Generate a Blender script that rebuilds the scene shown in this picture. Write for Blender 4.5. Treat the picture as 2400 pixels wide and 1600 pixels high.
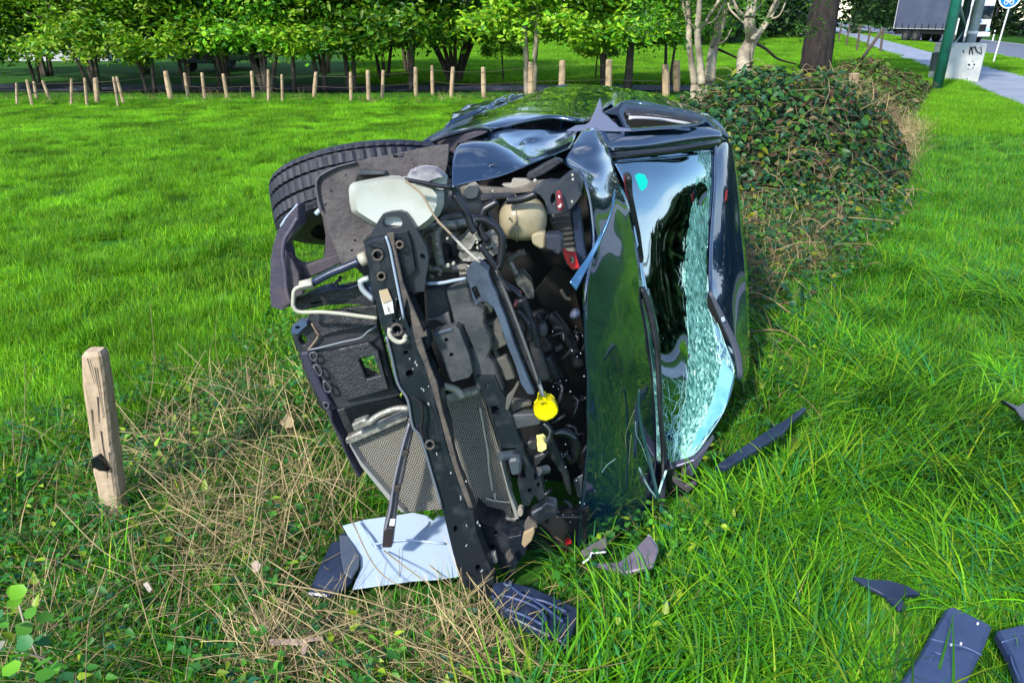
import bpy, bmesh, math, random
import numpy as np
from mathutils import Vector, Matrix, noise
from mathutils.geometry import tessellate_polygon
R = math.radians
random.seed(7); rng = np.random.default_rng(11)
S = bpy.context.scene
try: S.cycles.max_bounces = 6; S.cycles.diffuse_bounces = 2; S.cycles.transmission_bounces = 4; S.cycles.transparent_max_bounces = 6
except Exception: pass
for o in list(bpy.data.objects): bpy.data.objects.remove(o)

# ------------------------------------------------------------------ camera, sky, sun, exposure
CAM_H, PITCH, FPX = 2.0, R(24.0), 1700.0
cd = bpy.data.cameras.new('camera'); cam = bpy.data.objects.new('camera', cd); S.collection.objects.link(cam)
cam.location = (0, 0, CAM_H); cam.rotation_euler = (R(90) - PITCH, 0, 0)
cd.sensor_width = 36; cd.lens = 36 * FPX / 2400; cd.clip_start = .05; cd.clip_end = 3000
S.camera = cam
SUN_EL, SUN_AZ = R(40), R(215)          # azimuth clockwise from +Y: sun behind the camera, to the left
w = bpy.data.worlds.new('World'); S.world = w; w.use_nodes = True
nt = w.node_tree; nt.nodes.clear()
sky = nt.nodes.new('ShaderNodeTexSky'); sky.sky_type = 'NISHITA'; sky.sun_disc = False
sky.sun_elevation = SUN_EL; sky.sun_rotation = SUN_AZ; sky.air_density = 1.0; sky.dust_density = .3; sky.ozone_density = 2.0
bg = nt.nodes.new('ShaderNodeBackground'); bg.inputs['Strength'].default_value = .15
wo = nt.nodes.new('ShaderNodeOutputWorld')
tc = nt.nodes.new('ShaderNodeTexCoord'); mp = nt.nodes.new('ShaderNodeMapping'); mp.inputs['Scale'].default_value = (1, 1, 2.6)
cn = nt.nodes.new('ShaderNodeTexNoise'); cn.inputs['Scale'].default_value = 1.7; cn.inputs['Detail'].default_value = 8; cn.inputs['Roughness'].default_value = .55
cr = nt.nodes.new('ShaderNodeValToRGB'); cr.color_ramp.elements[0].position = .55; cr.color_ramp.elements[1].position = .74
mx = nt.nodes.new('ShaderNodeMixRGB'); mx.inputs['Color2'].default_value = (6.5, 6.9, 7.4, 1)
nt.links.new(tc.outputs['Generated'], mp.inputs[0]); nt.links.new(mp.outputs[0], cn.inputs['Vector'])
nt.links.new(cn.outputs['Fac'], cr.inputs[0]); nt.links.new(cr.outputs[0], mx.inputs['Fac'])
nt.links.new(sky.outputs[0], mx.inputs['Color1']); nt.links.new(mx.outputs[0], bg.inputs['Color']); nt.links.new(bg.outputs[0], wo.inputs[0])
sl = bpy.data.lights.new('sun', 'SUN'); sl.energy = 2.9; sl.angle = R(4); sl.color = (1, .95, .86)
so = bpy.data.objects.new('sun', sl); S.collection.objects.link(so)
sd = Vector((math.sin(SUN_AZ) * math.cos(SUN_EL), math.cos(SUN_AZ) * math.cos(SUN_EL), math.sin(SUN_EL)))
so.rotation_euler = sd.to_track_quat('Z', 'Y').to_euler(); so.location = (-8, -10, 20)
vs = S.view_settings; vs.view_transform = 'Standard'; vs.look = 'None'; vs.exposure = 1.02; vs.gamma = 1

# ------------------------------------------------------------------ measuring: a ray of the photograph met at a distance, or at a height
CP, SP = math.cos(PITCH), math.sin(PITCH)
def ray(px, py):
    u, v = px - 1200, py - 800
    return Vector((u, FPX * CP - v * SP, -(FPX * SP + v * CP)))
def at(px, py, Y):
    r = ray(px, py); return Vector((0, 0, CAM_H)) + r * (Y / r.y)
def on(px, py, z=0.0):
    r = ray(px, py); return Vector((0, 0, CAM_H)) + r * ((z - CAM_H) / r.z)
ZN = {'A': (600, 180, 2.613), 'B': (1000, 180, 2.613), 'C': (600, 700, 2.613), 'D': (1000, 700, 1.96), 'E': (1300, 600, 1.96),
      'F': (0, 0, 2.352), 'G': (800, 0, 2.352), 'H': (1500, 0, 2.613), 'I': (600, 1150, 2.613), 'J': (1500, 800, 1.96), 'K': (2050, 0, 6.271),
      '1': (620, 320, 5.227), '2': (980, 380, 5.226), '3': (1000, 620, 5.6), '4': (1000, 190, 4.9), '5': (1100, 880, 3.5625), '6': (620, 640, 4.9), 'P': (0, 0, 1)}
def Z(k, s):
    x0, y0, f = ZN[k]; n = [float(t) for t in s.replace(',', ' ').split()]
    return [(x0 + n[i] / f, y0 + n[i + 1] / f) for i in range(0, len(n), 2)]

# ------------------------------------------------------------------ ground height
def gz(x, y):
    f = max(0., min(1., (16 - abs(y)) / 6)) * max(0., min(1., (12 - abs(x)) / 4))
    h = .035 * noise.noise(Vector((x * .7, y * .7, 0))) + .02 * noise.noise(Vector((x * 2.1, y * 2.1, 3)))
    h -= .10 * math.exp(-(((x - .7) / .5) ** 2 + ((y - 3.0) / .5) ** 2))
    return h * f
L1 = lambda y: -1.67 + .62 * (y - 4.29)
L2 = lambda y: 1.50 + .60 * (y - 3.87)

# ------------------------------------------------------------------ materials
MATS = {}
def mat(name, col, rough=.6, metal=0., spec=.5, coat=0., var=.0, vscale=8., bump=0., bscale=60., col2=None, transl=0., attr=False, trans=0., alpha=1., cpos=(.4, .65), stretch=None):
    if name in MATS: return MATS[name]
    m = bpy.data.materials.new(name); m.use_nodes = True; t = m.node_tree; N = t.nodes; L = t.links
    b = N['Principled BSDF']; out = N['Material Output']
    b.inputs['Base Color'].default_value = (*col, 1); b.inputs['Roughness'].default_value = rough; b.inputs['Metallic'].default_value = metal
    b.inputs['Specular IOR Level'].default_value = spec; b.inputs['Coat Weight'].default_value = coat; b.inputs['Coat Roughness'].default_value = .02
    b.inputs['Transmission Weight'].default_value = trans; b.inputs['Alpha'].default_value = alpha
    csock = None
    if attr:
        a = N.new('ShaderNodeAttribute'); a.attribute_name = 'Col'; csock = a.outputs['Color']
        oi = N.new('ShaderNodeObjectInfo'); mr = N.new('ShaderNodeMapRange'); mr.inputs[3].default_value = .62; mr.inputs[4].default_value = 1.38
        L.new(oi.outputs['Random'], mr.inputs[0]); mm = N.new('ShaderNodeVectorMath'); mm.operation = 'SCALE'
        L.new(csock, mm.inputs[0]); L.new(mr.outputs[0], mm.inputs['Scale']); csock = mm.outputs[0]
    if var > 0 or col2:
        g = N.new('ShaderNodeNewGeometry') if attr else N.new('ShaderNodeTexCoord')
        n = N.new('ShaderNodeTexNoise'); n.inputs['Scale'].default_value = vscale; n.inputs['Detail'].default_value = 6; n.inputs['Roughness'].default_value = .65
        src = g.outputs['Position'] if attr else g.outputs['Object']
        if stretch:
            mq = N.new('ShaderNodeMapping'); mq.inputs['Scale'].default_value = stretch; L.new(src, mq.inputs[0]); src = mq.outputs[0]
        L.new(src, n.inputs['Vector'])
        r = N.new('ShaderNodeValToRGB'); r.color_ramp.elements[0].position = cpos[0]; r.color_ramp.elements[1].position = cpos[1]; L.new(n.outputs['Fac'], r.inputs[0])
        mxn = N.new('ShaderNodeMixRGB'); L.new(r.outputs[0], mxn.inputs['Fac'])
        c2 = col2 if col2 else tuple(min(1, c * (1 + var)) for c in col); c1 = tuple(c * (1 - var) for c in col)
        if attr:
            mxn.blend_type = 'MULTIPLY'; L.new(csock, mxn.inputs['Color1']); mxn.inputs['Color2'].default_value = (*c2, 1)
        else:
            mxn.inputs['Color1'].default_value = (*c1, 1); mxn.inputs['Color2'].default_value = (*c2, 1)
        csock = mxn.outputs[0]
    if csock: L.new(csock, b.inputs['Base Color'])
    if bump > 0:
        g2 = N.new('ShaderNodeTexCoord'); n2 = N.new('ShaderNodeTexNoise'); n2.inputs['Scale'].default_value = bscale; n2.inputs['Detail'].default_value = 4
        L.new(g2.outputs['Object'], n2.inputs['Vector']); bp = N.new('ShaderNodeBump'); bp.inputs['Strength'].default_value = bump; bp.inputs['Distance'].default_value = .01
        L.new(n2.outputs['Fac'], bp.inputs['Height']); L.new(bp.outputs[0], b.inputs['Normal'])
    if transl > 0:
        tr = N.new('ShaderNodeBsdfTranslucent'); ms = N.new('ShaderNodeMixShader'); ms.inputs[0].default_value = transl
        if csock: L.new(csock, tr.inputs[0])
        else: tr.inputs[0].default_value = (*col, 1)
        L.new(b.outputs[0], ms.inputs[1]); L.new(tr.outputs[0], ms.inputs[2]); L.new(ms.outputs[0], out.inputs[0])
    MATS[name] = m; return m
paint = mat('car_paint', (.006, .030, .080), .16, .7, .6, coat=1.0); paint.node_tree.nodes['Principled BSDF'].inputs['Coat IOR'].default_value = 2.3
black = mat('black_plastic', (.014, .016, .020), .42, bump=.25, bscale=90, col2=(.05, .05, .055), cpos=(.45, .8), vscale=14)
blackg = mat('gloss_black', (.006, .007, .010), .16, coat=.5)
frame = mat('painted_steel', (.012, .017, .026), .34, .2, coat=.25, col2=(.05, .055, .065), vscale=11, cpos=(.5, .72), bump=.15, bscale=40)
rust = mat('dusty_steel', (.11, .09, .072), .8, col2=(.05, .045, .045), vscale=16, bump=.4)
liner = mat('fibre_liner', (.060, .052, .055), .9, col2=(.15, .135, .13), vscale=7, cpos=(.42, .8), bump=.6, bscale=70)
brownp = mat('dusty_plastic', (.075, .060, .070), .6, col2=(.035, .03, .042), vscale=9, bump=.2)
greyp = mat('grey_plastic', (.032, .038, .045), .5, col2=(.075, .08, .085), vscale=12, bump=.2)
bluep = mat('blue_grey_plastic', (.065, .095, .14), .42, col2=(.035, .045, .065), vscale=9)
navy = mat('navy_plastic', (.010, .017, .042), .35, col2=(.024, .036, .075), vscale=6, bump=.15, bscale=30)
navyl = mat('faded_navy_plastic', (.028, .045, .115), .4, col2=(.045, .066, .15), vscale=5, bump=.1, bscale=40)
whitep = mat('milky_plastic', (.60, .63, .58), .35, col2=(.46, .45, .37), vscale=5, transl=.25, bump=.06, bscale=14, cpos=(.45, .7))
beigep = mat('amber_plastic', (.42, .36, .23), .32, col2=(.25, .20, .12), vscale=7, transl=.2, cpos=(.5, .75))
alu = mat('cast_aluminium', (.38, .37, .33), .5, .5, col2=(.16, .15, .13), vscale=18, bump=.5)
alud = mat('dark_cast_metal', (.10, .095, .085), .55, .4, col2=(.2, .19, .16), vscale=15, bump=.5)
rubber = mat('tyre_rubber', (.012, .014, .024), .62, col2=(.026, .028, .042), vscale=10, bump=.2, bscale=120)
hose = mat('hose_rubber', (.012, .013, .018), .35)
cream = mat('cream_pipe', (.42, .40, .32), .45)
redp = mat('red_plastic', (.50, .015, .02), .35)
redd = mat('dull_red_label', (.20, .02, .03), .5)
yellow = mat('yellow_plastic', (.66, .56, .0), .35)
paper = mat('paper_label', (.62, .62, .58), .7); paperb = mat('tan_label', (.42, .32, .20), .7)
whites = mat('white_panel', (.42, .52, .64), .3, coat=.3, bump=.08, bscale=6)
grey_rim = mat('alloy_rim', (.42, .52, .62), .3, .7)
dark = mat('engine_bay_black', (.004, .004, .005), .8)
wood = mat('weathered_wood', (.50, .37, .25), .85, col2=(.26, .18, .11), vscale=30, cpos=(.45, .8), stretch=(1, 1, .09), bump=.7, bscale=25)
woodp = mat('split_wood', (.50, .36, .22), .85, col2=(.33, .23, .14), vscale=3, bump=.4)
woodd = mat('dark_fence_wood', (.10, .075, .055), .9)
bark = mat('bark', (.10, .080, .062), .9, col2=(.045, .035, .030), vscale=3, bump=.8, bscale=12)
barkp = mat('pale_bark', (.42, .36, .26), .85, col2=(.20, .16, .11), vscale=4, bump=.4, bscale=14)
barkd = mat('dark_trunk_bark', (.010, .007, .007), .9, col2=(.040, .029, .026), vscale=9, stretch=(1, 1, .25), bump=.9, bscale=9)
leafm = mat('leaf', (1, 1, 1), .42, spec=.35, attr=True, var=.01, vscale=1.2, col2=(.55, .62, .6), transl=.38)
grassm = mat('grass_blade', (1, 1, 1), .5, spec=.22, attr=True, var=.01, vscale=.55, col2=(.62, .70, .60), transl=.40)
strawm = mat('dry_stalk', (1, 1, 1), .6, attr=True, transl=.15)
soil = mat('soil_under_grass', (.035, .13, .012), .95, col2=(.02, .05, .010), vscale=3, bump=.5, bscale=20)
soil.node_tree.nodes['Principled BSDF'].inputs['Specular IOR Level'].default_value = .08
asphalt = mat('asphalt', (.12, .14, .19), .7, col2=(.16, .18, .24), vscale=.6, bump=.3, bscale=200)
asphaltp = mat('path_asphalt', (.22, .25, .33), .75, col2=(.30, .33, .40), vscale=.8, bump=.3, bscale=150)
concrete = mat('concrete', (.62, .62, .58), .8, col2=(.42, .42, .38), vscale=3, cpos=(.5, .8))
greenpaint = mat('green_paint', (.015, .17, .12), .35, coat=.3, col2=(.02, .11, .085), vscale=4)
galv = mat('galvanised_steel', (.36, .43, .45), .45, .5, col2=(.5, .56, .58), vscale=4)
truckw = mat('truck_white', (.78, .78, .80), .3, coat=.5); tarp = mat('grey_tarpaulin', (.085, .10, .16), .6, col2=(.11, .13, .19), vscale=.7)
signb = mat('sign_blue', (.0, .20, .55), .4); graf = mat('graffiti_black', (.01, .01, .012), .6); white = mat('white_print', (.8, .8, .8), .5)
glassd = mat('dark_glass', (.01, .02, .035), .08, coat=1)
wallw = mat('render_wall', (.45, .45, .47), .8); roofm = mat('dark_roof', (.05, .045, .05), .8)
teal = mat('turquoise_sticker', (.0, .55, .48), .4)

# windscreen: laminated green-tinted glass
gm = bpy.data.materials.new('windscreen_glass'); gm.use_nodes = True; t = gm.node_tree; t.nodes.clear()
o_ = t.nodes.new('ShaderNodeOutputMaterial'); tr = t.nodes.new('ShaderNodeBsdfTransparent'); tr.inputs[0].default_value = (.22, .42, .38, 1)
gl = t.nodes.new('ShaderNodeBsdfGlossy'); gl.inputs['Roughness'].default_value = .03; gl.inputs[0].default_value = (.70, .90, 1, 1)
fr = t.nodes.new('ShaderNodeFresnel'); fr.inputs[0].default_value = 5.0; ms = t.nodes.new('ShaderNodeMixShader')
tn = t.nodes.new('ShaderNodeTexCoord'); nn = t.nodes.new('ShaderNodeTexNoise'); nn.inputs['Scale'].default_value = 3.5; bp = t.nodes.new('ShaderNodeBump'); bp.inputs['Strength'].default_value = .02; bp.inputs['Distance'].default_value = .02
t.links.new(tn.outputs['Object'], nn.inputs[0]); t.links.new(nn.outputs[0], bp.inputs['Height']); t.links.new(bp.outputs[0], gl.inputs['Normal'])
t.links.new(fr.outputs[0], ms.inputs[0]); t.links.new(tr.outputs[0], ms.inputs[1]); t.links.new(gl.outputs[0], ms.inputs[2]); t.links.new(ms.outputs[0], o_.inputs[0])
crackm = mat('crushed_glass', (.03, .22, .16), .3, spec=.8, transl=.35, col2=(.45, .92, .80), vscale=70, cpos=(.42, .60), stretch=(1, 1, .10))
crackw = mat('crack_edge', (.55, .95, .86), .3, spec=.8)
# radiator core: fine tube-and-fin mesh too small to pick apart
rm = bpy.data.materials.new('radiator_core'); rm.use_nodes = True; t = rm.node_tree; b = t.nodes['Principled BSDF']; b.inputs['Roughness'].default_value = .6; b.inputs['Metallic'].default_value = .3
tcn = t.nodes.new('ShaderNodeTexCoord'); nz = t.nodes.new('ShaderNodeTexNoise'); nz.inputs['Scale'].default_value = 14; nz.inputs['Detail'].default_value = 3
av = t.nodes.new('ShaderNodeMixRGB'); av.inputs[0].default_value = .012
mpn = t.nodes.new('ShaderNodeMapping'); mpn.inputs['Rotation'].default_value = (0, R(14), 0)
t.links.new(tcn.outputs['Object'], av.inputs[1]); t.links.new(nz.outputs['Color'], av.inputs[2]); t.links.new(tcn.outputs['Object'], nz.inputs[0]); t.links.new(av.outputs[0], mpn.inputs[0])
wv = t.nodes.new('ShaderNodeTexWave'); wv.bands_direction = 'X'; wv.inputs['Scale'].default_value = 52; wv.inputs['Distortion'].default_value = 1.2
wv2 = t.nodes.new('ShaderNodeTexWave'); wv2.bands_direction = 'Z'; wv2.inputs['Scale'].default_value = 46; wv2.inputs['Distortion'].default_value = 1.5
mu = t.nodes.new('ShaderNodeMath'); mu.operation = 'MULTIPLY'; cr2 = t.nodes.new('ShaderNodeValToRGB')
cr2.color_ramp.elements[0].color = (.035, .032, .026, 1); cr2.color_ramp.elements[1].color = (.55, .52, .44, 1); cr2.color_ramp.elements[0].position = .08; cr2.color_ramp.elements[1].position = .55
t.links.new(mpn.outputs[0], wv.inputs[0]); t.links.new(mpn.outputs[0], wv2.inputs[0]); t.links.new(wv.outputs['Fac'], mu.inputs[0]); t.links.new(wv2.outputs['Fac'], mu.inputs[1]); t.links.new(mu.outputs[0], cr2.inputs[0]); t.links.new(cr2.outputs[0], b.inputs['Base Color'])
bq = t.nodes.new('ShaderNodeBump'); bq.inputs['Strength'].default_value = .6; bq.inputs['Distance'].default_value = .004; t.links.new(mu.outputs[0], bq.inputs['Height']); t.links.new(bq.outputs[0], b.inputs['Normal'])

# ------------------------------------------------------------------ mesh helpers
COL = S.collection
def tag(o, label=None, cat=None, group=None, kind=None):
    if label: o['label'] = label
    if cat: o['category'] = cat
    if group: o['group'] = group
    if kind: o['kind'] = kind
    return o
def empty(name, loc, label, cat, group=None):
    o = bpy.data.objects.new(name, None); COL.objects.link(o); o.location = loc; o.empty_display_size = .2
    return tag(o, label, cat, group)
def link(name, me, m, parent=None, smooth=False):
    if m is not None and not me.materials: me.materials.append(m)
    o = bpy.data.objects.new(name, me); COL.objects.link(o)
    if parent is not None:
        o.parent = parent; o.matrix_parent_inverse = Matrix.Translation(-pworld(parent))
    if smooth:
        for p in me.polygons: p.use_smooth = True
    return o
def pworld(o):
    v = Vector((0, 0, 0))
    return Vector(o.location) if o.type == 'EMPTY' else v
def pydata(name, v, f, m, parent=None, smooth=False, cols=None):
    me = bpy.data.meshes.new(name); me.from_pydata([tuple(p) for p in v], [], f); me.update()
    if cols is not None:
        a = me.color_attributes.new('Col', 'FLOAT_COLOR', 'POINT')
        c = np.ones((len(v), 4), 'f'); c[:, :3] = cols; a.data.foreach_set('color', c.ravel())
    return link(name, me, m, parent, smooth)
def bev(o, wdt=.004, seg=2, ang=35):
    md = o.modifiers.new('bevel', 'BEVEL'); md.width = wdt; md.segments = seg; md.limit_method = 'ANGLE'; md.angle_limit = R(ang); md.harden_normals = False
    return o
def npmesh(name, V, F, cols=None):       # V (n,3), F (m,k) constant k
    me = bpy.data.meshes.new(name); n, k = len(F), F.shape[1]
    me.vertices.add(len(V)); me.vertices.foreach_set('co', V.astype('f').ravel())
    me.loops.add(n * k); me.loops.foreach_set('vertex_index', F.astype('i').ravel())
    me.polygons.add(n); me.polygons.foreach_set('loop_start', np.arange(0, n * k, k, dtype='i')); me.update(calc_edges=True)
    if cols is not None:
        a = me.color_attributes.new('Col', 'FLOAT_COLOR', 'POINT'); c = np.ones((len(V), 4), 'f'); c[:, :3] = cols; a.data.foreach_set('color', c.ravel())
    return me

def prism(name, poly, pos, back, m, parent=None, holes=(), b=.003, seg=1):
    """poly/holes in photo pixels; pos(px,py)->world front point; back(point)->world back point"""
    loops = [poly] + list(holes); pts = [p for l in loops for p in l]
    tris = tessellate_polygon([[Vector((p[0], p[1], 0)) for p in l] for l in loops])
    F0 = [pos(*p) for p in pts]; B0 = [back(p) for p in F0]; n = len(pts)
    faces = [tuple(t_) for t_ in tris] + [tuple(n + i for i in reversed(t_)) for t_ in tris]; k = 0
    for l in loops:
        for i in range(len(l)):
            a, c = k + i, k + (i + 1) % len(l); faces.append((a, n + a, n + c, c))
        k += len(l)
    me = bpy.data.meshes.new(name); me.from_pydata([tuple(p) for p in F0 + B0], [], faces)
    bm = bmesh.new(); bm.from_mesh(me)
    bmesh.ops.recalc_face_normals(bm, faces=bm.faces)
    bmesh.ops.dissolve_limit(bm, angle_limit=R(1.5), verts=bm.verts, edges=bm.edges)
    bm.to_mesh(me); bm.free()
    o = link(name, me, m, parent)
    if b: bev(o, b, seg)
    return o
BASE = lambda px, py: 2.05 + (1400 - py) * .00012
def slab(name, poly, off, m, parent, th=.02, holes=(), b=.003, seg=1, Y=None, tilt=(0, 0)):
    """plate facing the camera side of the wreck, off = metres behind the bumper beam plane; tilt = metres of depth per 100 px in x and y"""
    cx = sum(p[0] for p in poly) / len(poly); cy = sum(p[1] for p in poly) / len(poly)
    f = lambda px, py: at(px, py, (Y if Y is not None else BASE(px, py) + off) + (px - cx) * tilt[0] / 100 + (py - cy) * tilt[1] / 100)
    return prism(name, poly, f, lambda p: p + Vector((.12 * th, th, 0)), m, parent, holes, b, seg)
def flat(name, poly, z, m, parent=None, th=.015, holes=(), b=.002, tilt=(0, 0)):
    """plate lying on the ground at height z"""
    c = on(sum(p[0] for p in poly) / len(poly), sum(p[1] for p in poly) / len(poly), z)
    def f(px, py):
        p = on(px, py, z)
        for _ in range(3): p = on(px, py, z + (p.x - c.x) * tilt[0] + (p.y - c.y) * tilt[1])
        return p
    return prism(name, poly, f, lambda p: p - Vector((0, 0, th)), m, parent, holes, b)
def crv(pts, n=6):
    P = [Vector(p) for p in pts]
    if len(P) < 3: return [P[0].lerp(P[-1], i / n) for i in range(n + 1)]
    out = []
    for i in range(len(P) - 1):
        a = P[i - 1] if i else P[0] * 2 - P[1]; b_, c = P[i], P[i + 1]; d = P[i + 2] if i + 2 < len(P) else P[-1] * 2 - P[-2]
        for k in range(n):
            t_ = k / n; out.append(.5 * ((2 * b_) + (c - a) * t_ + (2 * a - 5 * b_ + 4 * c - d) * t_ * t_ + (3 * b_ - a - 3 * c + d) * t_ ** 3))
    out.append(P[-1]); return out
def tubegeo(pts, r, sides=8, r2=None, flatn=1.0):
    V, F = [], []; n = len(pts)
    up = Vector((0, 0, 1))
    for i, p in enumerate(pts):
        d = (pts[min(i + 1, n - 1)] - pts[max(i - 1, 0)]).normalized()
        a = d.cross(up); a = a.normalized() if a.length > .05 else Vector((1, 0, 0)); b_ = d.cross(a).normalized()
        rr = r if r2 is None else r + (r2 - r) * i / (n - 1)
        for k in range(sides):
            t_ = 2 * math.pi * k / sides; V.append(p + a * math.cos(t_) * rr + b_ * math.sin(t_) * rr * flatn)
    for i in range(n - 1):
        for k in range(sides):
            k2 = (k + 1) % sides; F.append((i * sides + k, i * sides + k2, (i + 1) * sides + k2, (i + 1) * sides + k))
    F.append(tuple(range(sides - 1, -1, -1))); F.append(tuple((n - 1) * sides + k for k in range(sides)))
    return V, F
def tube(name, pts, r, m, parent=None, n=6, sides=8, r2=None, flatn=1.0):
    V, F = tubegeo(crv(pts, n), r, sides, r2, flatn); return pydata(name, V, F, m, parent, True)
def ptube(name, pix, off, r, m, parent, Y=None, **k):
    return tube(name, [at(x, y, (Y if Y is not None else BASE(x, y) + off)) for x, y in pix], r, m, parent, **k)
def grid(name, rows, m, parent, th=.004, n=6, sub=True, jitter=0):
    """smooth sheet through a lattice of (px, py, Y) measured points, with real thickness"""
    W = [[at(*p) for p in r] for r in rows]
    A = [crv(r, n) for r in W]; cols = list(zip(*A)); Bc = [crv(c, n) for c in cols]
    nu, nv = len(Bc), len(Bc[0]); V = [p for c in Bc for p in c]
    F = [(i * nv + j, i * nv + j + 1, (i + 1) * nv + j + 1, (i + 1) * nv + j) for i in range(nu - 1) for j in range(nv - 1)]
    if jitter:
        V = [p + Vector((0, 0, 1)) * jitter * noise.noise(p * 9) + Vector((1, 0, 0)) * jitter * noise.noise(p * 7 + Vector((5, 5, 5))) for p in V]
    o = pydata(name, V, F, m, parent, True)
    md = o.modifiers.new('thickness', 'SOLIDIFY'); md.thickness = th; md.offset = 0
    return o
def disc(px, py, rx, ry=None, n=12, rot=0):
    ry = ry or rx; c, s = math.cos(rot), math.sin(rot)
    return [(px + rx * math.cos(2 * math.pi * i / n) * c - ry * math.sin(2 * math.pi * i / n) * s, py + rx * math.cos(2 * math.pi * i / n) * s + ry * math.sin(2 * math.pi * i / n) * c) for i in range(n)]
def cyl(name, p0, p1, r, m, parent=None, sides=16, b=.002):
    V, F = tubegeo([Vector(p0), Vector(p1)], r, sides); o = pydata(name, V, F, m, parent)
    if b: bev(o, b, 2)
    return o
def boxg(cx, cy, cz, sx, sy, sz, M=None):
    V = [Vector((cx + sx * i / 2, cy + sy * j / 2, cz + sz * k / 2)) for i in (-1, 1) for j in (-1, 1) for k in (-1, 1)]
    if M is not None: V = [M @ v for v in V]
    return V, [(0, 1, 3, 2), (4, 6, 7, 5), (0, 4, 5, 1), (2, 3, 7, 6), (0, 2, 6, 4), (1, 5, 7, 3)]
def join(parts):
    V, F = [], []
    for v, f in parts:
        k = len(V); V += v; F += [tuple(i + k for i in q) for q in f]
    return V, F

# ================================================================== THE SETTING
xs = np.concatenate([-np.geomspace(700, 8, 22), np.arange(-7.8, 8, .2), np.geomspace(8, 700, 22)])
ys = np.concatenate([-np.geomspace(600, 3, 16), np.arange(-2.8, 16, .2), np.geomspace(16.2, 900, 26)])
V = [(x, y, gz(x, y)) for y in ys for x in xs]; nx = len(xs)
F = [(j * nx + i, j * nx + i + 1, (j + 1) * nx + i + 1, (j + 1) * nx + i) for j in range(len(ys) - 1) for i in range(nx - 1)]
tag(pydata('ground', V, F, soil, None, True), kind='structure')
PD = Vector((.343, .939, 0)); PN = Vector((.939, -.343, 0)); P0 = Vector((12.7, 18.8, 0))
def strip(name, o0, o1, t0, t1, z, m, n=40):
    V = []; 
    for i in range(n + 1):
        t_ = t0 + (t1 - t0) * (i / n) ** 1.5
        for o in (o0, o1): V.append(P0 + PD * t_ + PN * o + Vector((0, 0, z)))
    return pydata(name, V, [(2 * i, 2 * i + 1, 2 * i + 3, 2 * i + 2) for i in range(n)], m)
tag(strip('path', 0, 2.65, -40, 420, .03, asphaltp), kind='structure')
tag(strip('road', 5.4, 12.2, -60, 700, .02, asphalt), kind='structure')
tag(strip('edge_line', 5.62, 5.74, -60, 700, .026, white), kind='structure')
tag(strip('edge_line', 11.85, 11.97, -60, 700, .026, white), kind='structure')
# lane behind the fence on the left
lv = [(-60, 22.6, .03), (-60, 26.2, .03), (11.5, 24.6, .03), (10.4, 22.9, .03), (-6, 22.7, .03)]
tag(pydata('lane', [lv[i] for i in (0, 1, 2, 3, 4)], [(0, 4, 3, 2, 1)], mat('lane_asphalt', (.045, .05, .075), .8, spec=.2, col2=(.07, .08, .11), vscale=.6)), kind='structure')

# ------------------------------------------------------------------ scattering (grass, stalks, weeds: stuff nobody could count)
def blades(name, n, rad, lmin, lmax, wd, lean, segs, pal, m, bias=0., curl=1.0, seed=1, tip=.12, lmn=.15):
    g = np.random.default_rng(seed); V = []; F = []; C = []
    th = g.uniform(0, 2 * np.pi, n); r = rad * np.sqrt(g.uniform(0, 1, n)); bx, by = r * np.cos(th), r * np.sin(th)
    az = g.uniform(0, 2 * np.pi, n) * (1 - bias) + bias * g.normal(0, .5, n); L = g.uniform(lmin, lmax, n); ln = g.uniform(lmn, 1, n) * lean
    pi = g.choice(len(pal), n, p=[p[1] for p in pal]); 
    for i in range(n):
        c = np.array(pal[pi[i]][0]) * g.uniform(.75, 1.25); d = np.array([math.cos(az[i]), math.sin(az[i])]); sd_ = np.array([-d[1], d[0]])
        sd_ = sd_ * math.cos(.6) ; k0 = len(V); p = np.array([bx[i], by[i], -.01]); ang = ln[i] * .35
        for s in range(segs + 1):
            t_ = s / segs; wdt = wd * g.uniform(.95, 1.05) * (1 - t_ ** 2 * (1 - tip)) * .5
            V.append((p[0] + sd_[0] * wdt, p[1] + sd_[1] * wdt, p[2])); V.append((p[0] - sd_[0] * wdt, p[1] - sd_[1] * wdt, p[2] + wdt * .5))
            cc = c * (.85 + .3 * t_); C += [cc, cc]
            ang += ln[i] * curl / segs; st = L[i] / segs
            p = p + np.array([d[0] * math.sin(ang) * st, d[1] * math.sin(ang) * st, math.cos(ang) * st])
            p[2] = max(p[2], .012)
        F += [(k0 + 2 * s, k0 + 2 * s + 1, k0 + 2 * s + 3, k0 + 2 * s + 2) for s in range(segs)]
    me = npmesh(name, np.array(V), np.array(F), np.array(C)); me.materials.append(m); return me
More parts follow.
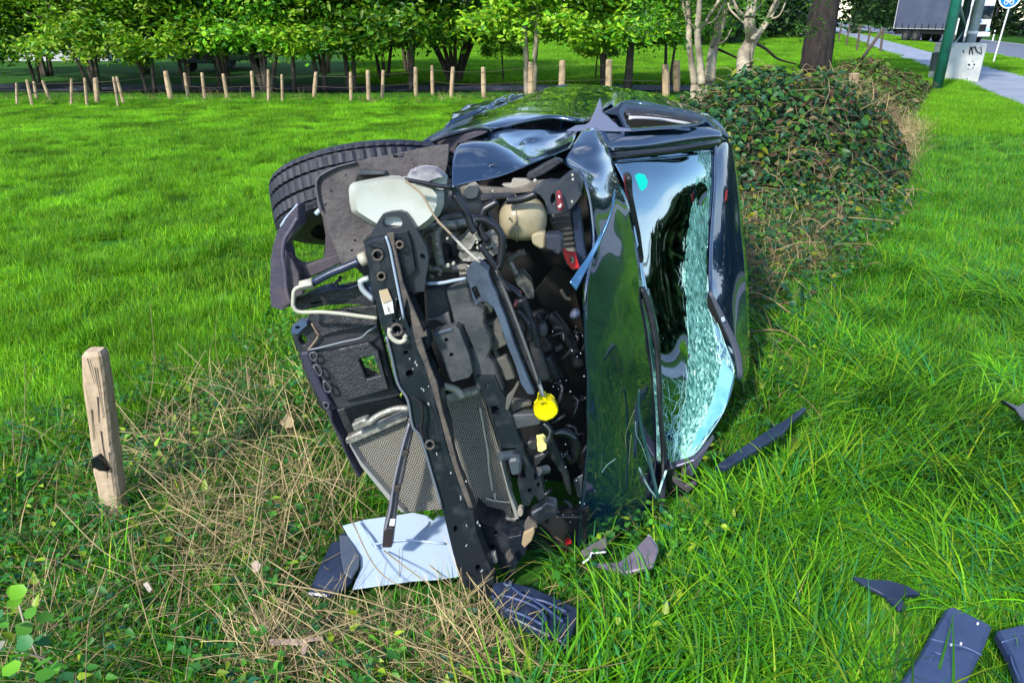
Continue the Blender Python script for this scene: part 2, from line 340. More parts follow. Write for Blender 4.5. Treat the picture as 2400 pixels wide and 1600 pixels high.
def leafpatch(name, n, rad, size, h, pal, m, seed=1, stem=True, lobed=False):
    g = np.random.default_rng(seed); V = []; F = []; C = []
    for i in range(n):
        a = g.uniform(0, 6.28); r = rad * math.sqrt(g.uniform()); z = h * g.uniform(.25, 1); s = size * g.uniform(.6, 1.2)
        az = g.uniform(0, 6.28); nrm = Vector((g.normal(0, .45), g.normal(0, .45), 1)).normalized(); d = Vector((math.cos(az), math.sin(az), 0)); d = (d - nrm * d.dot(nrm)).normalized(); sd_ = nrm.cross(d)
        c0 = Vector((r * math.cos(a), r * math.sin(a), z)); pts = [(0, 0, 0), (.20, .30, .06), (.55, .24, .05), (1.1, 0, -.08), (.55, -.24, .05), (.20, -.30, .06)] if not lobed else [(0, 0, 0), (-.12, .40, .05), (.45, .42, .03), (1, 0, -.1), (.45, -.42, .03), (-.12, -.40, .05)]
        k = len(V); c = np.array(pal[g.choice(len(pal), p=[p[1] for p in pal])][0]) * g.uniform(.75, 1.25)
        for q in pts: p = c0 + (d * q[0] + sd_ * q[1] + nrm * q[2]) * s; V.append(tuple(p)); C.append(c)
        F += [(k, k + 1, k + 2, k + 3), (k, k + 3, k + 4, k + 5)]
    me = npmesh(name, np.array(V), np.array(F), np.array(C)); me.materials.append(m); return me
def scatter(name, meshes, pts, label, cat):
    """one stuff object: points carrying rotation, scale and variant, instanced by geometry nodes"""
    col = bpy.data.collections.new(name + '_variants')
    for i, me in enumerate(meshes):
        o = bpy.data.objects.new('tuft%02d' % i, me); col.objects.link(o)
    n = len(pts); me = bpy.data.meshes.new(name); P = np.array(pts, 'f'); me.vertices.add(n); me.vertices.foreach_set('co', P[:, :3].ravel())
    me.update()
    for nm, ty, dat in (('rot', 'FLOAT_VECTOR', P[:, 3:6]), ('scl', 'FLOAT', P[:, 6])):
        a = me.attributes.new(nm, ty, 'POINT'); a.data.foreach_set('vector' if ty == 'FLOAT_VECTOR' else 'value', dat.copy().ravel())
    a = me.attributes.new('idx', 'INT', 'POINT'); a.data.foreach_set('value', (np.arange(n) * 7919 % 1009 % len(meshes)).astype('i'))
    o = bpy.data.objects.new(name, me); COL.objects.link(o)
    ng = bpy.data.node_groups.new(name, 'GeometryNodeTree'); ng.interface.new_socket('Geometry', in_out='INPUT', socket_type='NodeSocketGeometry'); ng.interface.new_socket('Geometry', in_out='OUTPUT', socket_type='NodeSocketGeometry')
    gi = ng.nodes.new('NodeGroupInput'); go = ng.nodes.new('NodeGroupOutput'); ip = ng.nodes.new('GeometryNodeInstanceOnPoints'); ci = ng.nodes.new('GeometryNodeCollectionInfo')
    ci.inputs['Collection'].default_value = col; ci.inputs['Separate Children'].default_value = True; ci.inputs['Reset Children'].default_value = True
    ip.inputs['Pick Instance'].default_value = True
    def na(nm, ty):
        x = ng.nodes.new('GeometryNodeInputNamedAttribute'); x.data_type = ty; x.inputs['Name'].default_value = nm; return x.outputs['Attribute']
    ng.links.new(gi.outputs[0], ip.inputs['Points']); ng.links.new(ci.outputs[0], ip.inputs['Instance'])
    ng.links.new(na('rot', 'FLOAT_VECTOR'), ip.inputs['Rotation']); ng.links.new(na('scl', 'FLOAT'), ip.inputs['Scale']); ng.links.new(na('idx', 'INT'), ip.inputs['Instance Index'])
    ng.links.new(ip.outputs[0], go.inputs[0]); md = o.modifiers.new('scatter', 'NODES'); md.node_group = ng
    return tag(o, label, cat, kind='stuff')
def inpoly(x, y, P):
    c = False; j = len(P) - 1
    for i in range(len(P)):
        if (P[i][1] > y) != (P[j][1] > y) and x < (P[j][0] - P[i][0]) * (y - P[i][1]) / (P[j][1] - P[i][1]) + P[i][0]: c = not c
        j = i
    return c
CARFOOT = [(-.16, 1.98), (.02, 2.0), (.30, 2.36), (.64, 2.62), (.90, 2.90), (1.28, 3.55), (1.5, 4.2), (1.75, 5.9), (.35, 6.0), (-.35, 3.4), (-.30, 2.5)]
DEBRIS = []          # ground polygons kept free of tufts
def debris(poly, z=.05): DEBRIS.append([tuple(on(x, y, z)[:2]) for x, y in poly])
P_SHEET = Z('I', '530 210, 660 175, 870 145, 960 130, 1050 150, 1085 180, 1110 150, 1160 155, 1190 280, 1245 520, 1100 540, 960 548, 590 600, 640 470, 636 400')
P_FLAP = Z('I', '520 255, 555 250, 600 330, 636 400, 630 460, 585 550, 540 590, 440 640, 310 625, 330 590, 400 430, 460 310, 510 300')
P_TRAY = Z('I', '1455 560, 1530 545, 1700 590, 1860 660, 1975 715, 1965 790, 1900 945, 1850 910, 1640 810, 1560 770, 1440 640')
P_FRAG = Z('E', '170 1405, 290 1405, 350 1360, 430 1278, 475 1340, 468 1375, 450 1420, 400 1435, 330 1450, 250 1430')
P_LID = Z('J', '1170 1600, 1290 1420, 1410 1215, 1440 1212, 1530 1255, 1620 1300, 1580 1400, 1500 1560, 1480 1600')
P_LID2 = Z('J', '1635 1320, 1760 1290, 1900 1330, 1900 1600, 1760 1600, 1700 1440')
P_ARC = Z('J', '975 1075, 1060 1090, 1150 1095, 1230 1120, 1290 1155, 1200 1165, 1225 1220, 1190 1230, 1120 1160, 1050 1125')
P_BAR = Z('J', '345 570, 420 515, 560 420, 690 340, 745 300, 768 300, 740 330, 700 365, 660 415, 540 490, 440 550, 400 575')
P_SHARD = Z('J', '1655 262, 1735 295, 1770 275, 1800 280, 1800 380, 1760 360, 1725 310')
for p in (P_SHEET, P_FLAP, P_TRAY, P_FRAG, P_LID, P_LID2): debris(p)
for p in (P_BAR, P_SHARD, P_ARC): debris(p)
def free(x, y, tall=True):
    if inpoly(x, y, CARFOOT): return False
    return not any(inpoly(x + dx, y + dy, P) for P in DEBRIS for dx, dy in (((0, 0), (0, .07), (0, .15), (0, .24), (.09, .05), (-.09, .05), (.09, .15), (-.09, .15), (0, -.05)) if tall else ((0, 0), (0, .06), (0, .12))))
def infrustum(x, y, m=1.12):
    d = y * CP + 1.9 * SP; return abs(x) < m * d * 1200 / FPX + .5
G1 = (.105, .36, .008); G2 = (.18, .47, .012); G3 = (.06, .25, .012); G4 = (.05, .27, .075); GY = (.30, .42, .02); ST = (.46, .34, .16); ST2 = (.30, .21, .11)
pal_field = [((.16, .42, .010), .36), ((.27, .54, .016), .40), (G3, .14), (GY, .06), (G4, .04)]
pal_verge = [((.13, .40, .01), .33), ((.24, .52, .02), .22), (G3, .16), (G4, .22), (GY, .05), (ST, .02)]
pal_rough = [(G3, .38), (G1, .22), (G4, .16), (GY, .08), (ST, .10), (ST2, .06)]
pal_straw = [(ST, .5), (ST2, .35), ((.42, .34, .18), .15)]
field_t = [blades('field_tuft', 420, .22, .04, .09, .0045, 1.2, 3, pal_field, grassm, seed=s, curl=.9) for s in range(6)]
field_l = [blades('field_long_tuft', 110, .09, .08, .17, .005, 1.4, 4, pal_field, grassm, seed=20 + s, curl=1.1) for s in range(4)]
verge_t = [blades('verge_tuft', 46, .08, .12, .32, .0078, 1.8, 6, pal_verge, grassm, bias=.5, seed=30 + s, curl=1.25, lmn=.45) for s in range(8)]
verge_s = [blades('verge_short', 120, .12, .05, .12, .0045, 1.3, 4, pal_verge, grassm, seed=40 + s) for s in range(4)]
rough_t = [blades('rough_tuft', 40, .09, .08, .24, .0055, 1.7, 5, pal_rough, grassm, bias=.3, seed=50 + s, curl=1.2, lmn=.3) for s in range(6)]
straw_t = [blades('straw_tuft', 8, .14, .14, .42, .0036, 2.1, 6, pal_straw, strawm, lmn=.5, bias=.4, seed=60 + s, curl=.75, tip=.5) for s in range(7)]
weed_t = [leafpatch('weed_patch', 18, .12, .040, .15, [((.05, .22, .03), .45), ((.10, .33, .03), .3), ((.03, .16, .08), .2), ((.35, .5, .03), .05)], leafm, seed=70 + s) for s in range(5)]
def compose(name, small, rad, k, m, seed, spread=.35):
    g = np.random.default_rng(seed); VV, FF, CC = [], [], []; off = 0
    for i in range(k):
        me = small[g.integers(len(small))]; n = len(me.vertices); v = np.empty(n * 3, 'f'); me.vertices.foreach_get('co', v); v = v.reshape(-1, 3)
        c = np.empty(n * 4, 'f'); me.color_attributes['Col'].data.foreach_get('color', c); c = c.reshape(-1, 4)[:, :3] * g.uniform(.65, 1.35); f = np.empty(len(me.loops), 'i'); me.loops.foreach_get('vertex_index', f)
        a = g.normal(0, spread); s_ = g.uniform(.6, 1.3); ca, sa = math.cos(a), math.sin(a); r = rad * math.sqrt(g.uniform()); th = g.uniform(0, 6.283)
        w_ = v * s_; w_ = np.stack([w_[:, 0] * ca - w_[:, 1] * sa + r * math.cos(th), w_[:, 0] * sa + w_[:, 1] * ca + r * math.sin(th), w_[:, 2]], 1)
        VV.append(w_); CC.append(c); FF.append(f.reshape(-1, 4) + off); off += n
    me = npmesh(name, np.concatenate(VV), np.concatenate(FF), np.concatenate(CC)); me.materials.append(m); return me
def lay(inside, x0, x1, y0, y1, dens, cell, rad, azf, scf, tall=True):
    # big patches where all is clear, single tufts along every border
    PB, PS = [], []; y = y0
    while y < y1:
        x = x0
        while x < x1:
            cx, cy = x + cell / 2, y + cell / 2; hw = (cy * CP + 1.9 * SP) * 1200 / FPX * 1.12 + .5
            if abs(cx) < hw:
                ok = all(inside(cx + rad * 1.25 * math.cos(a), cy + rad * 1.25 * math.sin(a)) and free(cx + rad * 1.25 * math.cos(a), cy + rad * 1.25 * math.sin(a), tall) for a in [k * .524 for k in range(12)]) and free(cx, cy) and inside(cx, cy)
                d = dens(cx, cy)
                if ok:
                    if random.random() < d: PB.append((cx + random.uniform(-.06, .06), cy + random.uniform(-.06, .06), gz(cx, cy), 0, 0, azf(cx, cy), scf(cx, cy)))
                else:
                    for _ in range(int(cell * cell * 170 * d)):
                        tx, ty = random.uniform(x, x + cell), random.uniform(y, y + cell)
                        if inside(tx, ty) and free(tx, ty, tall): PS.append((tx, ty, gz(tx, ty), random.gauss(0, .1), random.gauss(0, .1), azf(tx, ty) + random.gauss(0, .4), scf(tx, ty)))
            x += cell
        y += cell
    return PB, PS
def nz(x, y, s=1., o=0.): return noise.noise(Vector((x * s, y * s, o)))
field_b = [compose('meadow_patch', field_t, .36, 5, grassm, 600 + i, 3) for i in range(8)]
ins = lambda x, y: x < L1(y) + .15 + .25 * nz(x, y, 1.5)
PB, PS = lay(ins, -17, 9, 2.2, 20.6, lambda x, y: 1, .5, .40, lambda x, y: random.uniform(0, 6.28), lambda x, y: max(.6, 1.0 + .35 * nz(x, y, .9, 4) + (.35 if y < 5.5 else 0)))
PS = [p for p in PS if random.random() < .16]
scatter('meadow_grass', field_b, PB, 'bright short green grass of the meadow left of the wrecked car', 'grass')
scatter('meadow_edge_grass', field_t, PS, 'short meadow grass along the rough fence line strip', 'grass')
P = []
for _ in range(16000):
    y = 2.3 + 12 * random.random() ** 1.7; hw = (y * CP + 1.9 * SP) * 1200 / FPX * 1.15 + .5; x = random.uniform(-hw, hw)
    if x > L1(y) + .2 or not free(x, y) or nz(x, y, .8, 9) + .45 * nz(x, y, 2.5, 2) < .02: continue
    P.append((x, y, gz(x, y), random.gauss(0, .15), random.gauss(0, .15), random.uniform(0, 6.28), random.uniform(.6, 1.15)))
scatter('meadow_tufts', field_l, P, 'longer grass tufts rising here and there from the meadow', 'grass')
# verge on the right: long blades combed over in swirls
verge_b = [compose('verge_patch', verge_t, .30, 34, grassm, 400 + i) for i in range(7)]
PB, PS = lay(lambda x, y: x > L2(y) - .1 + .35 * nz(x, y, 1.6, 8) and y < 9.2 and (Vector((x, y, 0)) - P0).dot(PN) < -.1, -.6, 7.5, 1.0, 9.2, lambda x, y: min(1, 1.25 - y * .085), .44, .30,
             lambda x, y: 5.3 + 3.0 * nz(x, y, .8, 1), lambda x, y: max(.5, 1.05 + .8 * nz(x, y, 1.7, 6) - (.25 if y > 5.5 else 0) - max(0, y - 6) * .08))
scatter('verge_grass', verge_b, PB, 'long combed-over green grass of the verge right of the wrecked car', 'grass')
scatter('verge_edge_grass', verge_t, PS, 'long grass tufts close around the car and the debris on the verge', 'grass')
P = []
for _ in range(60000):
    if len(P) > 4200: break
    y = 1.2 + 32 * random.random() ** 1.5; hw = (y * CP + 1.9 * SP) * 1200 / FPX * 1.1 + .4; x = random.uniform(-.2, hw)
    d = (Vector((x, y, 0)) - P0).dot(PN)
    if x < L2(y) - .1 + .3 * nz(x, y, 1.6, 8) or not free(x, y, False) or d > -.1: continue
    P.append((x, y, gz(x, y), 0, 0, random.uniform(0, 6.28), random.uniform(.8, 1.3)))
scatter('verge_undergrass', verge_s, P, 'short bright grass under and behind the long verge grass', 'grass')
# far strips: between path and road, far meadow behind the trees
P = []
for _ in range(5200):
    t_ = -12 + 110 * random.random() ** 1.3; o_f = random.uniform(2.75, 5.3); p = P0 + PD * t_ + PN * o_f
    P.append((p.x, p.y, 0, 0, 0, random.uniform(0, 6.28), random.uniform(1.2, 2.2)))
for _ in range(8500):
    y = 25.5 + 75 * random.random() ** 1.5; x = random.uniform(-.2 * y, .62 * y)
    if (Vector((x, y, 0)) - P0).dot(PN) > -.3: continue
    P.append((x, y, 0, 0, 0, random.uniform(0, 6.28), random.uniform(1.6, 3.0)))
for _ in range(2600):
    y = 14 + 11 * random.random(); x = random.uniform(L1(y) - 1, L2(y) + 3)
    if (Vector((x, y, 0)) - P0).dot(PN) > -.3: continue
    P.append((x, y, 0, 0, 0, random.uniform(0, 6.28), random.uniform(1.2, 2.0)))
scatter('far_grass', field_t, P, 'sunlit grass of the far paddock behind the row of trees and beside the path', 'grass')
# rough strip along the fence line
rough_b = [compose('rough_patch', rough_t, .30, 32, grassm, 500 + i, 1.2) for i in range(6)]
PB, PS = lay(lambda x, y: L1(y) - .25 < x < L2(y) + .3 and y < 8.2, -4.2, 4.5, .95, 8.2, lambda x, y: min(1, 1.3 - y * .1), .44, .30, lambda x, y: random.uniform(0, 6.28), lambda x, y: random.uniform(.75, 1.2))
scatter('rough_grass', rough_b, PB, 'tangled dark rough grass along the fence line under the dry stalks', 'grass')
scatter('rough_edge_grass', rough_t, PS, 'rough grass tufts close around the foot of the wreck', 'grass')
P = []
def straw(pix_poly, n, sc=(.7, 1.3), z=0, az=None):
    xs_ = [p[0] for p in pix_poly]; ys_ = [p[1] for p in pix_poly]; k = 0
    for _ in range(n * 20):
        if k >= n: break
        px, py = random.uniform(min(xs_), max(xs_)), random.uniform(min(ys_), max(ys_))
        if not inpoly(px, py, pix_poly): continue
        p = on(px, py, .05)
        if not free(p.x, p.y): continue
        P.append((p.x, p.y, gz(p.x, p.y) + z, random.gauss(0, .25), random.gauss(0, .25), (random.uniform(0, 6.28) if az is None else az + random.gauss(0, .7)), random.uniform(*sc))); k += 1
straw(Z('P', '330 1000, 520 860, 700 880, 800 1000, 830 1250, 700 1330, 560 1350, 380 1330'), 170, az=.9)
straw(Z('P', '620 1390, 900 1360, 1180 1420, 1300 1560, 1250 1600, 560 1600, 560 1480'), 210, (.5, 1.0), az=5.6)
straw(Z('P', '0 1000, 400 900, 560 1100, 600 1600, 0 1600'), 90, (.5, 1.0))
straw(Z('P', '1720 700, 1820 640, 1960 700, 1900 820, 1780 1080, 1740 1060, 1760 850'), 60, (.5, .9))
straw(Z('P', '1720 440, 1900 440, 2000 500, 1930 640, 1760 720, 1720 600'), 260, (.7, 1.2), z=.08)
straw(Z('P', '1640 1080, 1900 960, 1950 1020, 1700 1130'), 22, (.3, .6))
straw(Z('P', '1500 1450, 2300 1250, 2300 1600, 1500 1600'), 20, (.3, .7))
scatter('dry_stalks', straw_t, P, 'tangle of dry tan straw stalks lying over the fence line strip', 'dry grass')
P = []
for _ in range(9000):
    if len(P) > 1250: break
    y = 1.15 + 7 * random.random() ** 1.3; x = random.uniform(-3.6, 3.4)
    if x < L1(y) - .2 or x > L2(y) + .25 or not free(x, y) or nz(x, y, 1.3, 12) < -.3: continue
    P.append((x, y, gz(x, y), 0, 0, random.uniform(0, 6.28), random.uniform(.6, 1.1)))
scatter('broadleaf_weeds', weed_t, P, 'low broadleaf weeds growing through the rough fence line strip', 'weeds')

# ------------------------------------------------------------------ long single stalks crossing the foreground
SVF = []
def stalk(pix, z, r):
    pts = crv([on(x, y, zz) for (x, y), zz in zip(pix, z)], 6); SVF.append(tubegeo(pts, r, 5, r * .5))
ST_L = ['655 905 560 1010 470 1190', '690 930 640 1060 560 1240', '640 1130 540 1260 400 1400', '800 1090 760 1200 700 1330', '420 1010 470 1090 480 1190', '560 900 480 1060 430 1200',
        '625 1310 800 1420 1010 1530 1120 1600', '610 1360 830 1400 1040 1480 1230 1590', '700 1500 880 1440 1090 1400 1160 1330', '640 1400 900 1530 1000 1600', '1060 1290 1130 1400 1180 1520', '900 1290 980 1350 1140 1460',
        '300 1250 330 1400 380 1560', '250 1330 210 1450 200 1600', '130 1180 240 1290 330 1330', '440 1290 420 1420 400 1580', '600 1540 680 1530 780 1560', '1010 1180 1080 1280 1190 1440', '860 1250 950 1280 1060 1370', '820 1210 890 1340 1010 1400']
for s in ST_L:
    q = Z('P', s); zz = [random.uniform(.10, .22) for _ in q]; stalk(q, zz, .0030)
for k in range(95):
    x0 = random.uniform(0, 1250); y0 = random.uniform(1330, 1600) if x0 > 620 else random.uniform(1000, 1600); a = random.uniform(-.5, .9) if x0 > 560 else random.uniform(-1.6, -.5); L = random.uniform(120, 330)
    q = [(x0, y0), (x0 + .5 * L * math.cos(a) + random.gauss(0, 14), y0 + .5 * L * math.sin(a) + random.gauss(0, 14)), (x0 + L * math.cos(a), y0 + L * math.sin(a))]
    if any(inpoly(*on(x, y, .1)[:2], CARFOOT) for x, y in q) : continue
    stalk(q, [random.uniform(.06, .16) for _ in q], .0022)
V, F = join(SVF); col = np.array([ST] * len(V)) * rng.uniform(.6, 1.4, (len(V), 1))
tag(pydata('long_straw', V, F, strawm, None, True, col), 'long dry straw stems crossing each other in the foreground', 'dry grass', kind='stuff')

# ================================================================== TREES
def leaves_mesh(name, pts, size, pal, g, jit=.35, up=.6):
    n = len(pts); V = np.zeros((n * 6, 3)); C = np.zeros((n * 6, 3)); F = []
    az = g.uniform(0, 2 * np.pi, n); nrm = g.normal(0, jit, (n, 3)) + np.array([0, 0, up]) + g.normal(0, .2, (n, 3)); nrm += (pts - pts.mean(0)) / (np.abs(pts - pts.mean(0)).max() + 1e-6) * .8
    nrm /= np.linalg.norm(nrm, axis=1)[:, None]
    d = np.stack([np.cos(az), np.sin(az), g.uniform(-.7, .2, n)], 1); d -= nrm * (d * nrm).sum(1)[:, None]; d /= np.linalg.norm(d, axis=1)[:, None]; s = np.cross(nrm, d)
    sz = size * g.uniform(.6, 1.25, n); q = np.array([(0, 0, 0), (.3, .25, .05), (.66, .19, .04), (1.08, 0, -.12), (.66, -.19, .04), (.3, -.25, .05)])
    ci = g.choice(len(pal), n, p=[p[1] for p in pal]); cc = np.array([p[0] for p in pal])[ci] * g.uniform(.7, 1.3, (n, 1))
    for k in range(6):
        V[k::6] = pts + (d * q[k, 0] + s * q[k, 1] + nrm * q[k, 2]) * sz[:, None]; C[k::6] = cc
    b_ = np.arange(n)[:, None] * 6; F = np.concatenate([b_ + [0, 1, 2, 3], b_ + [0, 3, 4, 5]])
    me = npmesh(name, V, F, C); me.materials.append(leafm); return me
T1 = (.14, .40, .015); T2 = (.30, .54, .02); T3 = (.055, .21, .018); T4 = (.32, .46, .03)
pal_tree = [(T1, .40), (T2, .27), (T3, .28), (T4, .05)]
pal_yel = [(T2, .45), (T1, .25), (T4, .22), (T3, .08)]
def crown_mesh(name, seed, pal, n=12500, rx=1.75, rz=2.5, zc=3.7, size=.14):
    g = np.random.default_rng(seed); cl = []
    nc = 230
    a = g.uniform(0, 2 * np.pi, nc); ct = g.uniform(-1, 1, nc) ; rr = g.uniform(.62, 1.0, nc); st = np.sqrt(1 - ct ** 2)
    cen = np.stack([rx * rr * st * np.cos(a), rx * rr * st * np.sin(a), zc + rz * rr * ct], 1)
    cen[:, 2] = np.maximum(cen[:, 2], 1.35 + .5 * g.uniform(size=nc))
    k = g.integers(0, nc, n); pts = cen[k] + g.normal(0, 1, (n, 3)) * np.array([.20, .20, .15])
    # drooping skirt
    m_ = n // 6; a = g.uniform(0, 2 * np.pi, 26); sk = np.stack([rx * .8 * np.cos(a), rx * .8 * np.sin(a), g.uniform(1.0, 1.6, 26)], 1); kk = g.integers(0, 26, m_)
    pts[:m_] = sk[kk] + g.normal(0, 1, (m_, 3)) * np.array([.2, .2, .13])
    return leaves_mesh(name, pts, size, pal, g)
crowns = [crown_mesh('crown', s, pal_yel if s in (1, 3) else pal_tree, size=.15) for s in range(5)]
def stems_geo(n, spread, h, r, seed, lean=0.):
    g = random.Random(seed); G = []
    for i in range(n):
        a = g.uniform(0, 6.28); a = math.pi * (i + .5) / n if n > 1 else a; dx = math.cos(a) * spread * g.uniform(.6, 1) + lean; dy = math.sin(g.uniform(0, 6.28)) * spread * .5; hh = h * g.uniform(.8, 1.1)
        b0 = Vector((math.cos(a) * .12 * (n > 1), g.uniform(-.1, .1), -.05))
        pts = crv([b0, b0 + Vector((dx * .25, dy * .25, hh * .3)), b0 + Vector((dx * .62, dy * .6, hh * .62)), b0 + Vector((dx, dy, hh))], 4)
        G.append(tubegeo(pts, r * g.uniform(.75, 1.1), 7, r * .3))
        for _ in range(3):
            k = g.randint(5, 10); p = pts[k]; e = p + Vector((g.uniform(-.8, .8), g.uniform(-.6, .6), g.uniform(.3, .9))); G.append(tubegeo([p, p.lerp(e, .5) + Vector((0, 0, .06)), e], r * .3, 5, r * .1))
    return join(G)
# px of the trunk foot, distance, stems, spread, stem radius, crown variant, what tells it apart
TREES = [(-60, 23.5, 3, .8, .06, 0, 'dense tree cut by the left edge above the lane'), (90, 24, 2, .6, .06, 2, 'dark tree near the left edge hiding the white house wall'),
         (222, 22.6, 4, .8, .075, 1, 'yellow-green tree with a bundle of leaning grey stems at far left'), (352, 22.4, 2, .8, .06, 3, 'yellow-green tree with one stem leaning left behind the thick post'),
         (440, 23, 3, .5, .06, 1, 'bright green tree on slim stems left of the parked car'), (525, 23.6, 3, .5, .055, 0, 'tree whose thin stems stand before the parked car'),
         (625, 22.6, 6, 1.2, .07, 2, 'many-stemmed tree fanning out right of the parked car'), (690, 22.8, 1, .5, .09, 4, 'tree on one grey leaning trunk beside the many-stemmed tree'),
         (752, 23, 2, .4, .09, 3, 'tree on a straight dark double trunk behind the leaning post'), (825, 23, 2, .4, .09, 0, 'dark-trunked tree behind the row of three upright posts'),
         (965, 23.2, 1, .3, .13, 4, 'tree on a single dark trunk left of the spreading bush'), (1065, 25.5, 10, 2.0, .085, 2, 'broad spreading multi-stemmed bush with black curved stems'),
         (1243, 21.6, 2, .35, .11, 1, 'yellow-green tree with a pale forked trunk behind the car'), (1180, 25.8, 1, .2, .035, 0, 'thin sapling in the shade left of the forked tree'),
         (1418, 23, 1, -.4, .14, 3, 'tree with a dark slanting trunk behind the car'), (1470, 22.4, 1, .1, .15, 4, 'tree with a straight thick dark trunk behind the car'),
         (1395, 26, 1, .2, .04, 2, 'thin shaded sapling beside the slanting trunk'), (1565, 25, 2, .4, .06, 0, 'leafy tree left of the pale bare stems'), (900, 26.5, 3, .8, .07, 1, 'tree set back beyond the others near the middle of the row')]
for i, (px, Y, n, sp, r, cv, lab) in enumerate(TREES):
    x = (px - 1200) / FPX * (Y * CP + 1.9 * SP)
    t_ = empty('hedgerow_tree', (x, Y, 0), lab, 'tree', 'trees in a row behind the post fence')
    V, F = stems_geo(n, sp, 3.4, r, i * 3 + 1); V = [v + Vector((x, Y, 0)) for v in V]
    pydata('trunk', V, F, barkp if lab.startswith('yellow-green tree with a pale') else bark, t_, True)
    if 'sapling' in lab: sc = .45
    elif 'spreading' in lab: sc = 1.25
    else: sc = random.uniform(.92, 1.08)
    me = crowns[cv]; o = bpy.data.objects.new('crown', me); COL.objects.link(o); o.parent = t_; o.scale = (sc * (1 if i % 2 else -1) * (1.15 if Y < 25 else 1), sc, sc * random.uniform(.94, 1.03)); o.rotation_euler = (0, 0, random.uniform(0, 6.28)); o.location = (0, 0, (0 if px < 330 else .22 if px < 1100 else .45))
# trees standing further back make the row read as deep
for i, (x, Y, cv) in enumerate([(-21, 30, 0), (-17.5, 29, 2), (-14.5, 30.5, 4), (-11, 29.5, 0), (-7.5, 31, 2), (-4, 30, 3)]):
    t_ = empty('background_tree', (x, Y, 0), 'shaded tree behind the hedgerow at left, %s' % ['by the left edge', 'behind the white house wall', 'right of the white wall', 'left of the parked car', 'over the parked car', 'at the right end of the shaded group'][i], 'tree', 'shaded trees behind the left hedgerow')
    V, F = stems_geo(3, .6, 3.2, .09, 70 + i); pydata('trunk', [v + Vector((x, Y, 0)) for v in V], F, bark, t_, True)
    o = bpy.data.objects.new('crown', crowns[cv]); COL.objects.link(o); o.parent = t_; o.scale = (1.5, 1.5, 1.35); o.location = (0, 0, .1); o.rotation_euler = (0, 0, i)

# pale bare-stemmed trees at the right of the row
def pixstem(parts, Y):
    G = []
    for s, r0, r1 in parts:
        q = Z('H', s); G.append(tubegeo(crv([at(x, y, Y + .15 * math.sin(i * 2 + x)) for i, (x, y) in enumerate(q)], 5), r0, 7, r1))
    return join(G)
bare = [('slim pale bare-stemmed tree beside the two square fence posts', [('335 520 318 400 300 260 300 140 290 -60', .085, .05), ('300 180 270 60 250 -80', .03, .02)], 17.0),
        ('pale slender forked tree second from the left of the bare ones', [('378 520 368 400 352 220 362 60 372 -90', .09, .05), ('352 210 400 140 480 10 520 -60', .045, .03), ('352 210 320 160 300 140', .03, .015), ('400 145 460 120 540 -40', .025, .015)], 16.6),
        ('pale tree with a leaning main stem and a thin twin', [('428 500 436 380 455 280 500 140 550 0 600 -90', .13, .06), ('440 290 470 140 490 -40', .04, .03), ('455 280 520 250 560 180', .025, .012), ('520 90 470 0 450 -60', .03, .02), ('550 20 620 90 660 130 700 120', .03, .012)], 17.4),
        ('thick crooked pale tree with a knot, nearest the big dark trunk', [('640 500 632 400 640 320 682 245 670 150 680 60 705 -80', .15, .09), ('665 420 690 290 740 200 800 110 860 -30', .06, .03), ('690 240 760 150 840 -10 880 -60', .05, .03), ('780 120 850 100 890 20', .025, .012), ('670 130 600 60 560 -30', .035, .02), ('680 90 740 30 790 -50', .03, .015), ('620 360 580 450', .03, .02), ('660 160 560 70 540 20', .025, .015)], 15.5)]
tw = [((.07, .20, .015), .5), ((.13, .27, .02), .3), ((.03, .12, .02), .2)]
for i, (lab, prt, Y) in enumerate(bare):
    V, F = pixstem(prt, Y); b0 = V[0]; t_ = empty('bare_stemmed_tree', (b0.x, Y, 0), lab, 'tree', 'pale bare-stemmed trees')
    q = Z('H', prt[0][0])[0]; low = at(*q, Y); G = [ (V, F), tubegeo([Vector((low.x, Y, -.05)), low], prt[0][1], 7) ]
    V, F = join(G); pydata('trunk', V, F, barkp, t_, True)
    g = np.random.default_rng(300 + i); nc = 34; c = np.stack([g.normal(low.x + .3 * (i - 1), .7, nc), g.normal(Y + .3, .5, nc), g.uniform(1.75, 4.2, nc)], 1); k = g.integers(0, nc, 1500)
    pts = c[k] + g.normal(0, .16, (1500, 3)); link('crown', leaves_mesh('crown', pts, .085, tw, g), None, t_)
# the great dark trunk
t_ = empty('dark_trunk_tree', (11.0, 24, 0), 'tall tree with a thick blackish trunk between the bare trees and the path', 'tree')
V, F = tubegeo(crv([at(1905, 215, 24), at(1912, 150, 24), at(1925, 60, 24), at(1945, -60, 24), at(1960, -260, 24)], 6), .50, 20, .36)
V = [v + Vector((v.x - 11, v.y - 24, 0)).normalized() * .035 * noise.noise(v * 5) for v in V]
pydata('trunk', V, F, barkd, t_, True)
o = bpy.data.objects.new('crown', crowns[2]); COL.objects.link(o); o.parent = t_; o.scale = (2.2, 2.2, 1.8); o.location = (.8, 2.5, 2.0)
V, F = tubegeo(crv([at(*q, 19) for q in Z('H', '700 262 770 300 845 362 960 395')], 5), .045, 6, .02)
tag(pydata('fallen_branch', V, F, barkd, None, True), 'bare dark branch hanging low between the crooked pale tree and the black trunk', 'branch')
V, F = tubegeo(crv([at(*q, 18) for q in Z('H', '470 300 540 330 610 365')], 5), .035, 6, .02)
tag(pydata('fallen_branch', V, F, barkd, None, True), 'short dark branch lying between the leaning pale tree and the crooked one', 'branch')

